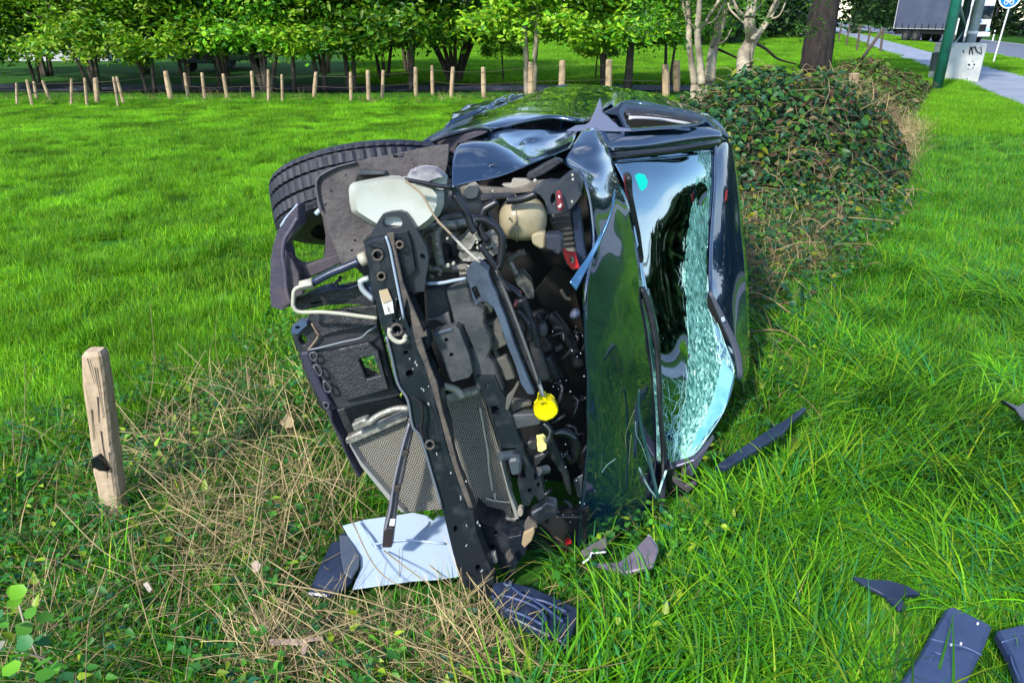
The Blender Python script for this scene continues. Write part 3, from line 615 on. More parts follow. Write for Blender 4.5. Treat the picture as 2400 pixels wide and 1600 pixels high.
# far woods
def wood_mass(name, pts, seed, n, size, label, pal, r=(3.0, 5.0)):
    g = np.random.default_rng(seed); P_ = []
    for (x, y, z, s) in pts:
        k = n; a = g.uniform(0, 6.28, k); ct = g.uniform(-1, 1, k); rr = g.uniform(.75, 1, k) ** .5; st = np.sqrt(1 - ct ** 2)
        P_.append(np.stack([x + s * rr * st * np.cos(a), y + s * rr * st * np.sin(a), z + s * 1.2 * rr * ct], 1))
    P_ = np.concatenate(P_); P_ = P_[P_[:, 2] > 0]; me = leaves_mesh(name, P_, size, pal, g)
    o = link(name, me, None); return tag(o, label, 'woodland', kind='stuff')
pal_far = [((.035, .085, .02), .45), ((.06, .13, .03), .3), ((.02, .055, .02), .25)]
pts = []
for i in range(46):                                             # beyond the road, along it
    tt = -70 + i * 9.5; p = P0 + PD * tt + PN * (17.5 + 5 * random.random()); 
    for z in ((1.8, 5.5, 10) if tt > 45 else (1.2, 2.6) if tt > 20 else (.6, 1.3)): pts.append((p.x + random.uniform(-1, 1), p.y + random.uniform(-1, 1), z, random.uniform(3.8, 5.0) if tt > 45 else random.uniform(2.2, 2.8) if tt > 20 else random.uniform(1.5, 2.0)))
for i in range(62): p = P0 + PD * (-78 + i * 2.0) + PN * 17.0; pts.append((p.x + random.uniform(-.5, .5), p.y, .7, random.uniform(1.8, 2.6)))
wood_mass('roadside_wood', pts, 5, 620, .8, 'dark green wall of trees beyond the road behind the truck', pal_far)
pts = []
for i in range(34):
    x = -75 + i * 4.4; yb = 118 + 10 * math.sin(i)
    for z in (2.5, 7): pts.append((x, yb, z, random.uniform(4, 5.5)))
wood_mass('distant_wood', pts, 6, 420, 1.1, 'distant dark line of trees closing the far paddock', pal_far)
pts = []
for i in range(16):
    p = Vector((13.5 + i * 1.9, 62 + i * 5.2, 0))
    for z in (1.8, 5.5, 9): pts.append((p.x + random.uniform(-1, 1), p.y, z, random.uniform(2.6, 3.8)))
for i in range(30):
    p = P0 + PD * (70 + i * 11) + PN * (-5.5 - random.random() * 3)
    for z in (1.8, 5): pts.append((p.x, p.y, z, random.uniform(2.6, 3.6)))
wood_mass('paddock_wood', pts, 8, 620, .75, 'dark trees at the end of the paddock left of the black trunk', pal_far)
pts = []
for i in range(18):                                             # trees on the near side of the road behind the photographer
    a = R(106 + i * 8); pts += [(60 * math.sin(a), 60 * math.cos(a), z, random.uniform(3.6, 4.6)) for z in (1.5,)]
wood_mass('rear_wood', pts, 9, 160, 1.0, 'trees standing behind the photographer across the road', pal_far)

# ------------------------------------------------------------------ house, parked cars behind the hedgerow
def boxpart(name, c, s, m, parent, rz=0, b=.01):
    M = Matrix.Translation(Vector(c)) @ Matrix.Rotation(rz, 4, 'Z'); V, F = boxg(0, 0, 0, *s, M); o = pydata(name, V, F, m, parent)
    if b: bev(o, b, 1)
    return o
hx = (200 - 1200) / FPX * (42 * CP + .8); h = empty('white_house', (hx - 1, 42, 0), 'white rendered house with dark openings seen under the left trees', 'house')
boxpart('wall', (hx - 2, 42, 1.5), (9, 5, 3.0), wallw, h); 
for x in (-3.6, -1.1, 1.6): 
    f = boxpart('window', (hx - 1.2 + x, 39.47, 1.35), (1.5, .1, 1.5), roofm, h); 
    g_ = boxpart('pane', (hx - 1.2 + x, 39.40, 1.35), (1.3, .03, 1.3), glassd, f, b=0)
V = [Vector((hx - 7, 39, 3.0)), Vector((hx + 3, 39, 3.0)), Vector((hx + 3, 45, 3.0)), Vector((hx - 7, 45, 3.0)), Vector((hx - 6, 42, 4.8)), Vector((hx + 2, 42, 4.8))]
pydata('roof', V, [(0, 1, 5, 4), (2, 3, 4, 5), (1, 2, 5), (3, 0, 4), (3, 2, 1, 0)], roofm, h)
def parked(px, Y, rz, body, label):
    x = (px - 1200) / FPX * (Y * CP + .8); c = empty('parked_car', (x, Y, 0), label, 'car', 'cars parked under the trees'); M = Matrix.Translation((x, Y, 0)) @ Matrix.Rotation(rz, 4, 'Z')
    prof = [(-2.1, .35), (-2.15, .75), (-1.9, .95), (-1.2, 1.0), (-.5, 1.42), (.9, 1.45), (1.6, 1.02), (2.1, .92), (2.15, .4)]
    V = [M @ Vector((a, s * .85 * (.86 if z > 1.1 else 1), z)) for s in (-1, 1) for a, z in prof]; n = len(prof)
    F = [tuple(range(n)), tuple(range(2 * n - 1, n - 1, -1))] + [(i, n + i, n + (i + 1) % n, (i + 1) % n) for i in range(n)]
    bev(pydata('body', V, F, body, c), .05, 2)
    w_ = [(-1.14, 1.045), (-.55, 1.40), (-.50, 1.0 + .41), (-1.10, 1.06)]
    V = [M @ Vector((a - .02, s * .66, z + .02)) for s in (-1, 1) for a, z in ((-1.15, 1.03), (-.53, 1.41))]; pydata('windscreen', V, [(0, 1, 3, 2)], glassl, c)
    for s in (-1, 1):
        V = [M @ Vector((a, s * y_, z)) for a, y_, z in ((-.95, .86, 1.02), (1.35, .86, 1.02), (.85, .76, 1.38), (-.45, .76, 1.38))]; pydata('side_window', V, [(0, 1, 2, 3)], glassd, c)
        for a in (-1.35, 1.35):
            p0 = M @ Vector((a, s * .70, .32)); p1 = M @ Vector((a, s * .88, .32)); w2 = cyl('wheel', p0, p1, .32, rubber, c, 18); cyl('rim', M @ Vector((a, s * .86, .32)), M @ Vector((a, s * .895, .32)), .19, grey_rim, w2, 12)
glassl = mat('pale_glass', (.35, .62, .75), .08, coat=1)
parked(535, 33, R(75), mat('dark_car_body', (.02, .03, .05), .3, coat=1), 'dark car with a pale blue windscreen parked under the trees at left')
parked(690, 60, R(10), mat('purple_grey_body', (.16, .14, .2), .3, coat=1), 'small grey car far away between the trunks left of the wreck')

# ================================================================== FENCES
fence = empty('post_fence', on(700, 240), 'field fence of pale split posts along the far edge of the meadow', 'fence')
FP = [('F', 90, 460, 95, 583, 13), ('F', 147, 442, 180, 588, 15), ('F', 187, 452, 203, 558, 15), ('F', 235, 447, 277, 552, 15), ('F', 393, 437, 393, 585, 13), ('F', 467, 433, 480, 585, 15), ('F', 525, 433, 540, 573, 24), ('F', 625, 427, 652, 590, 13),
      ('F', 643, 425, 683, 578, 15), ('F', 912, 395, 942, 550, 26), ('F', 1017, 405, 1040, 540, 17), ('F', 1113, 403, 1130, 553, 17), ('F', 1230, 410, 1253, 548, 17), ('F', 1387, 395, 1400, 548, 17), ('F', 1478, 387, 1480, 565, 15), ('F', 1553, 413, 1557, 565, 13),
      ('F', 1742, 400, 1730, 545, 20), ('F', 1932, 400, 1935, 563, 17), ('F', 2027, 390, 2032, 558, 21), ('F', 2112, 390, 2108, 548, 18), ('G', 408, 373, 410, 540, 20), ('G', 500, 363, 503, 525, 18), ('G', 615, 372, 605, 545, 20), ('G', 782, 373, 785, 548, 24), ('G', 1045, 345, 1045, 545, 28),
      ('G', 1218, 335, 1213, 545, 34), ('G', 1475, 330, 1472, 540, 34), ('H', 155, 398, 160, 590, 44), ('H', 224, 374, 224, 560, 40)]
tops = []
for zn, x0, y0, x1, y1, wd in FP:
    (tx, ty), (bx, by) = Z(zn, f'{x0} {y0} {x1} {y1}'); b0 = on(bx, by); Y = b0.y; t0 = at(tx, ty, Y)
    r = wd / ZN[zn][2] / FPX * (Y * CP + .6) / 2 * 1.0; d = (t0 - b0).normalized(); s = Vector((1, 0, 0)); g = Vector((0, 1, 0)); V = []
    for p, k in ((b0 - d * .1, 1.0), (b0.lerp(t0, .5), 1.06), (t0 - d * .02, .95), (t0 + d * .012, .8)):
        for q in range(8):
            a = q * math.pi / 4 + .4; V.append(p + s * math.cos(a) * r * k * 1.08 * random.uniform(.88, 1.08) + g * math.sin(a) * r * k * random.uniform(.85, 1.05))
    F = [(i * 8 + q, i * 8 + (q + 1) % 8, (i + 1) * 8 + (q + 1) % 8, (i + 1) * 8 + q) for i in range(3) for q in range(8)] + [tuple(range(24, 32))]
    pydata('post', V, F, woodp, fence); tops.append((b0, t0))
tops.sort(key=lambda p: p[0].x)
for h_ in (.48, .86): 
    V, F = tubegeo([b0.lerp(t0, h_) - Vector((0, .07, 0)) for b0, t0 in tops], .005, 4); pydata('wire', V, F, galv if False else woodd, fence)
# posts of the path fence
pf = empty('path_fence', at(2000, 100, 45), 'row of dark weathered posts between the paddock and the footpath', 'fence')
for s in ['1183 130 1165 255', '1235 140 1213 265', '1285 145 1262 290', '1352 152 1325 322', '1412 168 1390 300', '1492 170 1470 330']:
    (tx, ty), (bx, by) = Z('H', s); b0 = on(bx, by); 
    V, F = tubegeo([b0 - Vector((0, 0, .1)), at(tx, ty, b0.y)], .075, 7, .06); pydata('post', V, F, woodd, pf)
(q0, q1) = Z('H', '1350 375 1485 185'); V, F = tubegeo([on(*q0), at(*q1, on(*q0).y + .6)], .09, 7, .08)
pydata('brace', V, F, woodd, pf)
(q0, q1) = Z('H', '1315 450 1300 600'); p1 = at(*q1, 12.0); p0 = at(*q0, 12.0); 
V, F = tubegeo([Vector((p1.x, 12, -.05)), p1, p0], .085, 8, .08); o = pydata('short_post', V, F, woodp); tag(bev(o, .01), 'short pale post standing in the dry grass beyond the bramble mound', 'post')
# foreground post
B = on(310, 1240); B.z = -.1; T = at(222, 812, B.y + .12); rows = []
V = []; hw = .048; hd = .04
prof = [(-1, -.8), (-.75, -1), (.1, -1.05), (.8, -1), (1, -.75), (1.02, .1), (.95, .9), (.2, 1), (-.8, .95), (-1, .5)]
ax_ = None; n = 14; B2 = on(268, 1190) if False else None
ax0 = at(272, 1225, 2.62); ax1 = at(222, 825, 2.62); ax0 = ax0 - (ax1 - ax0) * .14
for i in range(n + 1):
    t_ = i / n; p = ax0.lerp(ax1, t_) ; k = 1.0 - .10 * t_ if i < n - 1 else (.86 if i == n - 1 else .62)
    if i == n: p = p + (ax1 - ax0).normalized() * .012
    if i == n - 1: p = ax0.lerp(ax1, .995)
    for a, b_ in prof:
        q = p + Vector((a * hw * k, b_ * hd * k, 0)); nn_ = noise.noise(q * 14) * .006; V.append(q + Vector((nn_, nn_ * .6, 0)))
m_ = len(prof); F = [(i * m_ + j, i * m_ + (j + 1) % m_, (i + 1) * m_ + (j + 1) % m_, (i + 1) * m_ + j) for i in range(n) for j in range(m_)] + [tuple(range(n * m_, (n + 1) * m_))]
pst = empty('wooden_post', (ax0.x, ax0.y, 0), 'weathered wooden fence post with long cracks standing alone in the left foreground', 'post')
pydata('post_body', V, F, wood, pst, False)
fy = 2.62 - hd - .002
for s in ['205 840 222 900', '222 860 243 980', '236 1010 252 1120', '228 930 232 990', '255 1060 268 1160', '246 880 252 940', '214 960 220 1030']:
    q = Z('P', s); V, F = tubegeo([at(*q[0], fy), at(*q[1], fy)], .0022, 5, .0008); pydata('crack', V, F, woodd, pst)
slab('insulator', Z('P', '213 1075, 228 1068, 238 1080, 246 1098, 252 1106, 232 1104, 222 1098, 214 1098'), 0, blackg, pst, th=.05, Y=fy - .02)

# ================================================================== POLES, CABINET, SIGNS, TRUCK
def pole(name, pb, pt, Y, r, m, label, cat, ext=1.0):
    a = on(*pb); d = at(*pt, a.y) ; top = a + (d - a) * ext * 3; top.x = a.x + (d.x - a.x) * .3; 
    V, F = tubegeo([a - Vector((0, 0, .2)), Vector((a.x, a.y, 7.5))], r, 20, r * .9); return a, pydata(name, V, F, m, None, True)
a1, g1 = pole('green_pole', (2194, 214), (2240, 0), 0, .15, greenpaint, '', ''); tag(g1, 'dark green painted steel pole standing left of the grey pole', 'pole')
a2, g2 = pole('grey_pole', (2252, 190), (2290, 0), 0, .17, galv, '', ''); tag(g2, 'pale grey galvanised pole with a white band by the cabinet', 'pole')
V, F = tubegeo([a2 + Vector((-.34, .1, -.2)), a2 + Vector((-.34, .1, 7.5))], .12, 14); tag(pydata('dark_pole', V, F, mat('dark_green_paint', (.008, .03, .028), .4), None, True), 'blackish green pole squeezed between the green and the grey pole', 'pole')
V, F = tubegeo([a2 + Vector((0, 0, 1.52)), a2 + Vector((0, 0, 1.60))], .185, 20); bnd = pydata('pole_band', V, F, white, None); bnd.parent = g2; bnd.name = 'band'
V1 = tubegeo([a1 + Vector((0, 0, .95)), a2 + Vector((-.3, 0, 1.6))], .03, 6); V2 = tubegeo([a1 + Vector((.1, 0, 2.4)), a2 + Vector((-.3, 0, 1.75))], .04, 6); V, F = join([V1, V2]); br = pydata('brace', V, F, greenpaint, None); br.parent = g1
cb = on(2235, 196); cab = empty('utility_cabinet', (cb.x, cb.y + .4, 0), 'white concrete utility cabinet with black graffiti behind the poles', 'cabinet')
cy = cb.y + .45; xw = lambda px, Y_, z: at(px, 150, Y_).x
x0, x1 = at(2194, 190, cy).x, at(2294, 190, cy).x
boxpart('body', ((x0 + x1) / 2, cy + .3, .62), (x1 - x0, .6, 1.24), concrete, cab, b=.03)
fy = cy - .012
for s, r in [('1390 800 1405 700 1420 720 1440 800', .045), ('1420 720 1470 690 1500 760 1560 790', .045), ('1560 690 1570 790', .03), ('1300 740 1310 780', .03)]:
    ptube('graffiti', Z('K', s), 0, r, graf, cab, Y=fy, n=3, flatn=.3)
for x, y, r in [(1390, 955, 16), (1465, 950, 14), (1445, 905, 8), (1440, 1005, 9), (1375, 1020, 8), (1360, 1160, 9), (1405, 1025, 5), (1455, 985, 6)]:
    q = Z('K', f'{x} {y}')[0]; slab('graffiti_dot', disc(*q, r / 6.27, n=8), 0, graf, cab, th=.01, Y=fy, b=0)
slab('meter_box', Z('K', '880 780 950 770 950 1050 830 1050'), 0, mat('dark_box', (.02, .03, .03), .5), None, th=.2, Y=cy - .5); tag(bpy.data.objects['meter_box'], 'dark green junction box left of the white cabinet behind the green pole', 'box')
# round sign
sb = on(2327, 150); sg = empty('path_sign', sb, 'round blue shared path sign on a thin white pole beside the road', 'sign')
q = at(2366, 4, sb.y); ptop = at(2364, 22, sb.y)
V, F = tubegeo([sb, Vector((sb.x, sb.y, 2.6))], .035, 8); tp = Vector((sb.x + .0, sb.y, 2.6))
V, F = tubegeo([sb, ptop, q + (q - sb) * .1], .035, 8); pydata('sign_pole', V, F, white, sg)
cs = at(2368, -8, sb.y - .05)
def vdisc(name, c, r, r_in, m, parent, yoff, n=28, th=.02):
    V = [c + Vector((math.cos(2 * math.pi * i / n) * rr, yoff + d, math.sin(2 * math.pi * i / n) * rr)) for d in (0, th) for rr in (r, max(r_in, .001)) for i in range(n)]
    F = []
    for i in range(n):
        j = (i + 1) % n; F += [(i, j, n + j, n + i), (2 * n + i, 3 * n + i, 3 * n + j, 2 * n + j), (i, 2 * n + i, 2 * n + j, j), (n + i, n + j, 3 * n + j, 3 * n + i)]
    return pydata(name, V, F, m, parent)
vdisc('sign_face', cs, .50, 0, signb, sg, 0); vdisc('sign_border', cs, .52, .46, white, sg, -.012)
vdisc('bicycle_wheel', cs + Vector((-.13, 0, -.25)), .105, .075, white, sg, -.02, 16, .012); vdisc('bicycle_wheel', cs + Vector((.13, 0, -.25)), .105, .075, white, sg, -.02, 16, .012)
V, F = join([tubegeo([cs + Vector(a), cs + Vector(b_)], .014, 5) for a, b_ in (((-.13, -.02, -.25), (-.05, -.02, -.1)), ((-.05, -.02, -.1), (.09, -.02, -.1)), ((.09, -.02, -.1), (.13, -.02, -.25)), ((-.05, -.02, -.1), (0, -.02, -.25)), ((0, -.02, -.25), (.09, -.02, -.1)))]); pydata('bicycle_frame', V, F, white, sg)
pb = on(2326, 97); V, F = tubegeo([pb, pb + Vector((0, 0, .62))], .06, 6); dl = pydata('marker_post', V, F, white); tag(dl, 'short white roadside marker post with dark band right of the truck', 'post')
V, F = tubegeo([pb + Vector((0, 0, .62)), pb + Vector((0, 0, .80))], .062, 6); o = pydata('dark_band', V, F, graf); o.parent = dl
V, F = tubegeo([pb + Vector((0, 0, .80)), pb + Vector((0, 0, .98))], .06, 6); o = pydata('post_top', V, F, white); o.parent = dl
bb = at(1938, 95, 30); tag(boxpart('blue_board', (bb.x, 30, 1.2), (.32, .12, 2.4), mat('blue_board', (.02, .18, .36), .5), None), 'narrow blue board standing close behind the black trunk', 'board')
# truck
tp = at(2222, 104, 68); TR = Matrix.Translation((tp.x + 2.3, 68, 0)) @ Matrix.Rotation(R(12), 4, 'Z')
tk = empty('lorry', (tp.x, 68, 0), 'white lorry with a grey curtain side driving on the road at top right', 'truck')
def tb(name, c, s, m, b=.03, parent=None):
    V, F = boxg(*c, *s, TR); o = pydata(name, V, F, m, parent or tk)
    if b: bev(o, b, 1)
    return o
# truck frame: x right, front towards -y
tb('cargo_box', (-.9, 4.6, 2.45), (2.5, 6.9, 2.75), truckw); tb('curtain', (-2.17, 4.6, 2.38), (.05, 6.6, 2.4), tarp, .01)
for k in range(8): tb('strap', (-2.21, 1.6 + k * .86, 1.35), (.03, .07, .42), graf, 0)
tb('chassis', (-.9, 3.6, .85), (2.2, 8.2, .35), graf); tb('tail_rail', (-.9, 8.1, 1.0), (2.5, .1, .25), graf)
tb('cab', (-.9, .0, 2.0), (2.46, 1.9, 2.9), truckw, .12); tb('roof_fairing', (-.9, .3, 3.65), (2.2, 1.4, .6), truckw, .15)
tb('windscreen', (-.9, -.97, 2.45), (2.15, .06, 1.0), glassd, .02); tb('grille', (-.9, -.98, 1.25), (1.5, .06, .55), graf, .02); tb('bumper', (-.9, -1.0, .72), (2.5, .2, .35), truckw, .05)
tb('emblem', (-.9, -.99, 1.75), (.35, .04, .2), signb, .01); tb('side_window', (-2.14, -.15, 2.45), (.04, 1.0, .85), glassd, .01)
for s in (-2.3, .5): tb('mirror', (s, -1.05, 2.5), (.2, .12, .75), graf); 
for s in (-1, 1): tb('headlight', (-.9 + s * .95, -1.0, 1.1), (.4, .05, .25), glassl)
for yy in (.2, 4.9, 6.2):
    for s in (-1.98, .18): 
        p0 = TR @ Vector((s - .13, yy, .5)); p1 = TR @ Vector((s + .13, yy, .5)); w_ = cyl('wheel', p0, p1, .5, rubber, tk, 20); cyl('rim', TR @ Vector((s - .15, yy, .5)), TR @ Vector((s + .15, yy, .5)), .27, alud, w_, 12)
# ================================================================== BRAMBLES
def bramble(name, fn, n, size, lab, pal, seed, twigs, nparts):
    g = np.random.default_rng(seed); pts = []; 
    xs_, ys_ = fn['x'], fn['y']
    while len(pts) < n:
        y_ = g.uniform(*ys_); x_ = g.uniform(*xs_); h_ = fn['h'](x_, y_)
        if h_ <= .03: continue
        pts.append((x_, y_, max(.02, h_ * (1 - .22 * g.uniform() ** 1.5) + g.normal(0, .03))))
    pts = np.array(pts); o = empty(name, (pts[:, 0].mean(), pts[:, 1].mean(), 0), lab, 'bush')
    gr = lambda x_, y_: Vector((fn['h'](x_ - .1, y_) - fn['h'](x_ + .1, y_), fn['h'](x_, y_ - .1) - fn['h'](x_, y_ + .1), .25)).normalized()
    # stuff leaves
    V = []; F = []; C = []; q = [(0, 0, 0), (.22, .34, .07), (.58, .27, .05), (1.08, 0, -.10), (.58, -.27, .05), (.22, -.34, .07)]
    lm = []
    for v in range(4):
        c = np.array([(.05, .18, .05), (.10, .27, .025), (.035, .14, .07), (.30, .33, .03)][v]); me = npmesh('leaf', np.array(q), np.array([(0, 1, 2, 3), (0, 3, 4, 5)]), np.tile(c, (6, 1))); me.materials.append(leafm); lm.append(me)
    dist = np.hypot(pts[:, 0], pts[:, 1]) - pts[:, 2] * 1.5; order = np.argsort(dist); k = 0
    for idx, i in enumerate(order):
        p = Vector(pts[i]); nr = (gr(p.x, p.y) + Vector(g.normal(0, .45, 3))).normalized(); az = g.uniform(0, 6.28); d = Vector((math.cos(az), math.sin(az), -.5)); d = (d - nr * d.dot(nr)).normalized(); s_ = nr.cross(d); sz = size * g.uniform(.6, 1.25)
        if idx % 3 == 0 and k < nparts:
            M = Matrix((d, s_, nr)).transposed().to_4x4(); M = Matrix.Translation(p + nr * .02) @ M @ Matrix.Scale(sz * 1.1, 4)
            l = bpy.data.objects.new('leaf', lm[int(g.choice(4, p=[.45, .25, .22, .08]))]); COL.objects.link(l); l.parent = o; l.matrix_world = M; l.matrix_basis = Matrix.Translation(-Vector(o.location)) @ M; k += 1; continue
        c = np.array(pal[g.choice(len(pal), p=[x[1] for x in pal])][0]) * g.uniform(.7, 1.3); kk = len(V)
        for a in q: V.append(p + (d * a[0] + s_ * a[1] + nr * a[2]) * sz); C.append(c)
        F += [(kk, kk + 1, kk + 2, kk + 3), (kk, kk + 3, kk + 4, kk + 5)]
    me = npmesh('foliage', np.array([tuple(v) for v in V]), np.array(F), np.array(C)); me.materials.append(leafm); f_ = link('foliage', me, None, o); f_['kind'] = 'stuff'
    G = []; cols = []
    for _ in range(twigs):
        i = g.integers(0, len(pts)); p = Vector(pts[i]); a = g.uniform(0, 6.28); L = g.uniform(.15, .5); e = p + Vector((math.cos(a) * L, math.sin(a) * L, g.uniform(-.3, .12))); m__ = (p + e) / 2 + Vector((0, 0, g.uniform(0, .12))); G.append(tubegeo(crv([p, m__, e], 3), g.uniform(.003, .006), 4, .002)); cols += [np.array([(.10, .055, .035), (.22, .15, .08), (.30, .22, .11)][g.integers(3)])] * len(G[-1][0])
    V, F = join(G); t__ = pydata('twigs', V, F, strawm, o, True, np.array(cols)); t__['kind'] = 'stuff'
    # brown core of old canes under the leaves
    nxg, nyg = 34, 40; gx = np.linspace(*xs_, nxg); gy = np.linspace(*ys_, nyg)
    V = [(x_, y_, fn['h'](x_, y_) * (.30 if name == 'low_bramble' else .80) - .05) for y_ in gy for x_ in gx]; F = [(j * nxg + i, j * nxg + i + 1, (j + 1) * nxg + i + 1, (j + 1) * nxg + i) for j in range(nyg - 1) for i in range(nxg - 1)]
    pydata('old_canes', V, F, mat('bramble_canes', (.03, .028, .012), .95, col2=(.012, .03, .008), vscale=9, bump=1, bscale=30), o, True)
    return o
def sm(t): t = max(0., min(1., t)); return t * t * (3 - 2 * t)
def h_main(x, y):
    c = (x - (-.05 + .61 * (y - 4.08))) / (1.60 + .30 * math.exp(-((y - 9.4) / 1.0) ** 2)); 
    if abs(c) >= 1: return 0
    return (1.34 + .26 * nz(x, y, 1.4, 3) + .14 * nz(x, y, 3.4, 7)) * sm((y - 7.4) / 2.0) * (1 - c * c) ** .55 * (1 - .80 * sm((y - 10.6) / 1.6)) * sm((16 - y) / 1)
pal_br = [((.05, .18, .05), .36), ((.10, .27, .025), .26), ((.035, .14, .07), .20), ((.32, .34, .02), .06), ((.20, .10, .05), .06), ((.36, .28, .14), .06)]
bramble('bramble_bush', {'x': (1.0, 6.6), 'y': (7.4, 13.0), 'h': h_main}, 12500, .088, 'large mound of brambles and ivy behind the roof of the wrecked car', pal_br, 3, 1100, 300)
def h_low(x, y):
    c = (x - (.55 + .60 * (y - 3.3))) / (.75 + .12 * max(0, y - 5))
    if abs(c) >= 1: return 0
    return (.26 + .12 * nz(x, y, 2, 5)) * sm((y - 3.6) / 1.2) * (1 - c * c) ** .6 * sm((9.0 - y) / .8) * (1 + .25 * max(0, y - 5.5))
bramble('low_bramble', {'x': (.6, 5.2), 'y': (3.6, 9.0), 'h': h_low}, 3300, .062, 'low bramble runners with blue-green leaves between the car roof and the verge', pal_br, 4, 200, 160)
def h_far(x, y):
    c = (x - (L2(y) - 2.2)) / 1.9
    if abs(c) >= 1: return 0
    return (.75 + .55 * nz(x, y, .8, 5)) * sm((y - 12.5) / 2) * (1 - c * c) ** .5 * sm((24 - y) / 3)
bramble('far_bramble', {'x': (4.5, 14.5), 'y': (12.5, 23.5), 'h': h_far}, 6500, .13, 'yellowish tangled bramble bank at the foot of the poles', [((.18, .30, .03), .3), ((.08, .22, .03), .3), ((.20, .17, .06), .2), ((.10, .06, .03), .2)], 5, 900, 40)
P = []
for _ in range(900):
    y = random.uniform(9.5, 15); x = L2(y) - random.uniform(-.2, 1.6); p = (x, y, max(0, h_far(x, y) * .7, h_main(x, y) * .8))
    P.append((*p, random.gauss(0, .3), random.gauss(0, .3), random.uniform(0, 6.28), random.uniform(.8, 1.5)))
for _ in range(420):
    (px, py) = (random.uniform(0, 1560), random.uniform(228, 246)); p = on(px, py); P.append((p.x, p.y, 0, random.gauss(0, .2), random.gauss(0, .2), random.uniform(0, 6.28), random.uniform(.6, 1.1)))
scatter('pale_dry_grass', straw_t, P, 'pale dry grass behind the bramble mound and at the feet of the fence posts', 'dry grass')
P = []
for _ in range(1500):
    (px, py) = (random.uniform(-100, 1600), random.uniform(226, 247)); p = on(px, py); P.append((p.x, p.y, 0, 0, 0, random.uniform(0, 6.28), random.uniform(.5, .95)))
scatter('fence_foot_grass', verge_t, P, 'dark longer grass grown up around the far fence posts', 'grass')

# bottom left climbing plant
cl = empty('climbing_plant', on(60, 1560), 'bright green broad-leaved climber in the bottom left corner', 'plant')
lv = [(0, 0, 0), (.18, .36, .06), (.55, .40, .06), (1, 0, -.1), (.55, -.40, .06), (.18, -.36, .06)]
lmc = []
for c in ((.22, .55, .03), (.14, .45, .04), (.06, .25, .07), (.6, .55, .42)):
    me = npmesh('leaf', np.array(lv), np.array([(0, 1, 2, 3), (0, 3, 4, 5)]), np.tile(np.array(c), (6, 1))); me.materials.append(leafm); lmc.append(me)
for s, c in [('55 1400', 0), ('30 1425', 0), ('15 1470', 1), ('60 1450', 1), ('75 1480', 1), ('20 1540', 0), ('10 1580', 0), ('45 1570', 0), ('90 1500', 2), ('110 1560', 1), ('125 1540', 1), ('8 1440', 2), ('70 1520', 2), ('100 1460', 1), ('5 1500', 3), ('140 1580', 2), ('35 1370', 0), ('120 1500', 2), ('80 1590', 1)]:
    (x, y) = Z('P', s)[0]; p = on(x, y, .36 + random.uniform(-.05, .05)); l = bpy.data.objects.new('leaf', lmc[c]); COL.objects.link(l); l.parent = cl
    M = Matrix.Translation(p - Vector(cl.location)) @ Matrix.Rotation(random.uniform(0, 6.28), 4, 'Z') @ Matrix.Rotation(random.uniform(-.6, .6), 4, 'Y') @ Matrix.Rotation(random.uniform(-.6, .6), 4, 'X') @ Matrix.Scale(random.uniform(.042, .06), 4); l.matrix_basis = M
tube('stem', [on(120, 1590, .05), on(85, 1530, .16), on(60, 1470, .22), on(40, 1400, .27)], .003, strawm if False else barkp, cl); tube('stem', [on(180, 1600, .04), on(110, 1545, .15), on(50, 1530, .2)], .0035, barkp, cl)

# ================================================================== THE WRECKED CAR (lying on its left side, front towards the camera)
car = empty('wrecked_car', (.5, 3.4, 0), 'wrecked dark blue hatchback lying on its side with its front end torn open', 'car')
# side of the car, facing the sky: sill on the left, shoulder line on the right, receding to the rear
def zY(k, s, Ys): return [(x, y, Y) for (x, y), Y in zip(Z(k, s), Ys)]
grid('door_panel', [
    zY('4', '10 690 260 610 520 560 640 560 700 585', [2.86, 2.90, 2.93, 2.96, 3.0]),
    zY('4', '180 590 420 520 650 430 1000 400 1380 430', [3.2, 3.25, 3.3, 3.3, 3.25]),
    zY('4', '560 405 760 350 1050 265 1400 260 1820 470', [3.75, 3.8, 3.9, 3.9, 3.3]),
    zY('4', '900 270 1150 200 1430 165 1700 170 2020 330', [4.5, 4.6, 4.8, 4.6, 4.1]),
    zY('4', '1200 160 1420 100 1600 90 1850 120 2180 220', [5.2, 5.4, 5.5, 5.3, 4.7]),
    zY('4', '1330 118 1530 62 1700 52 1950 70 2200 130', [5.6, 5.8, 5.9, 5.8, 5.4])], paint, car, th=.02, n=7, jitter=.006)
grid('sill', [
    zY('4', '-120 770 0 715 60 722 30 700', [2.78, 2.80, 2.84, 2.9]),
    zY('4', '120 620 300 530 380 560 330 560', [3.1, 3.15, 3.2, 3.25]),
    zY('4', '440 470 600 400 690 430 640 440', [3.65, 3.7, 3.72, 3.75]),
    zY('4', '850 315 990 240 1080 260 1000 290', [4.4, 4.45, 4.5, 4.5]),
    zY('4', '1190 190 1330 130 1420 150 1350 170', [5.1, 5.15, 5.2, 5.2]),
    zY('4', '1400 100 1560 58 1640 64 1580 80', [5.7, 5.75, 5.8, 5.85])], navy, car, th=.02, n=5)
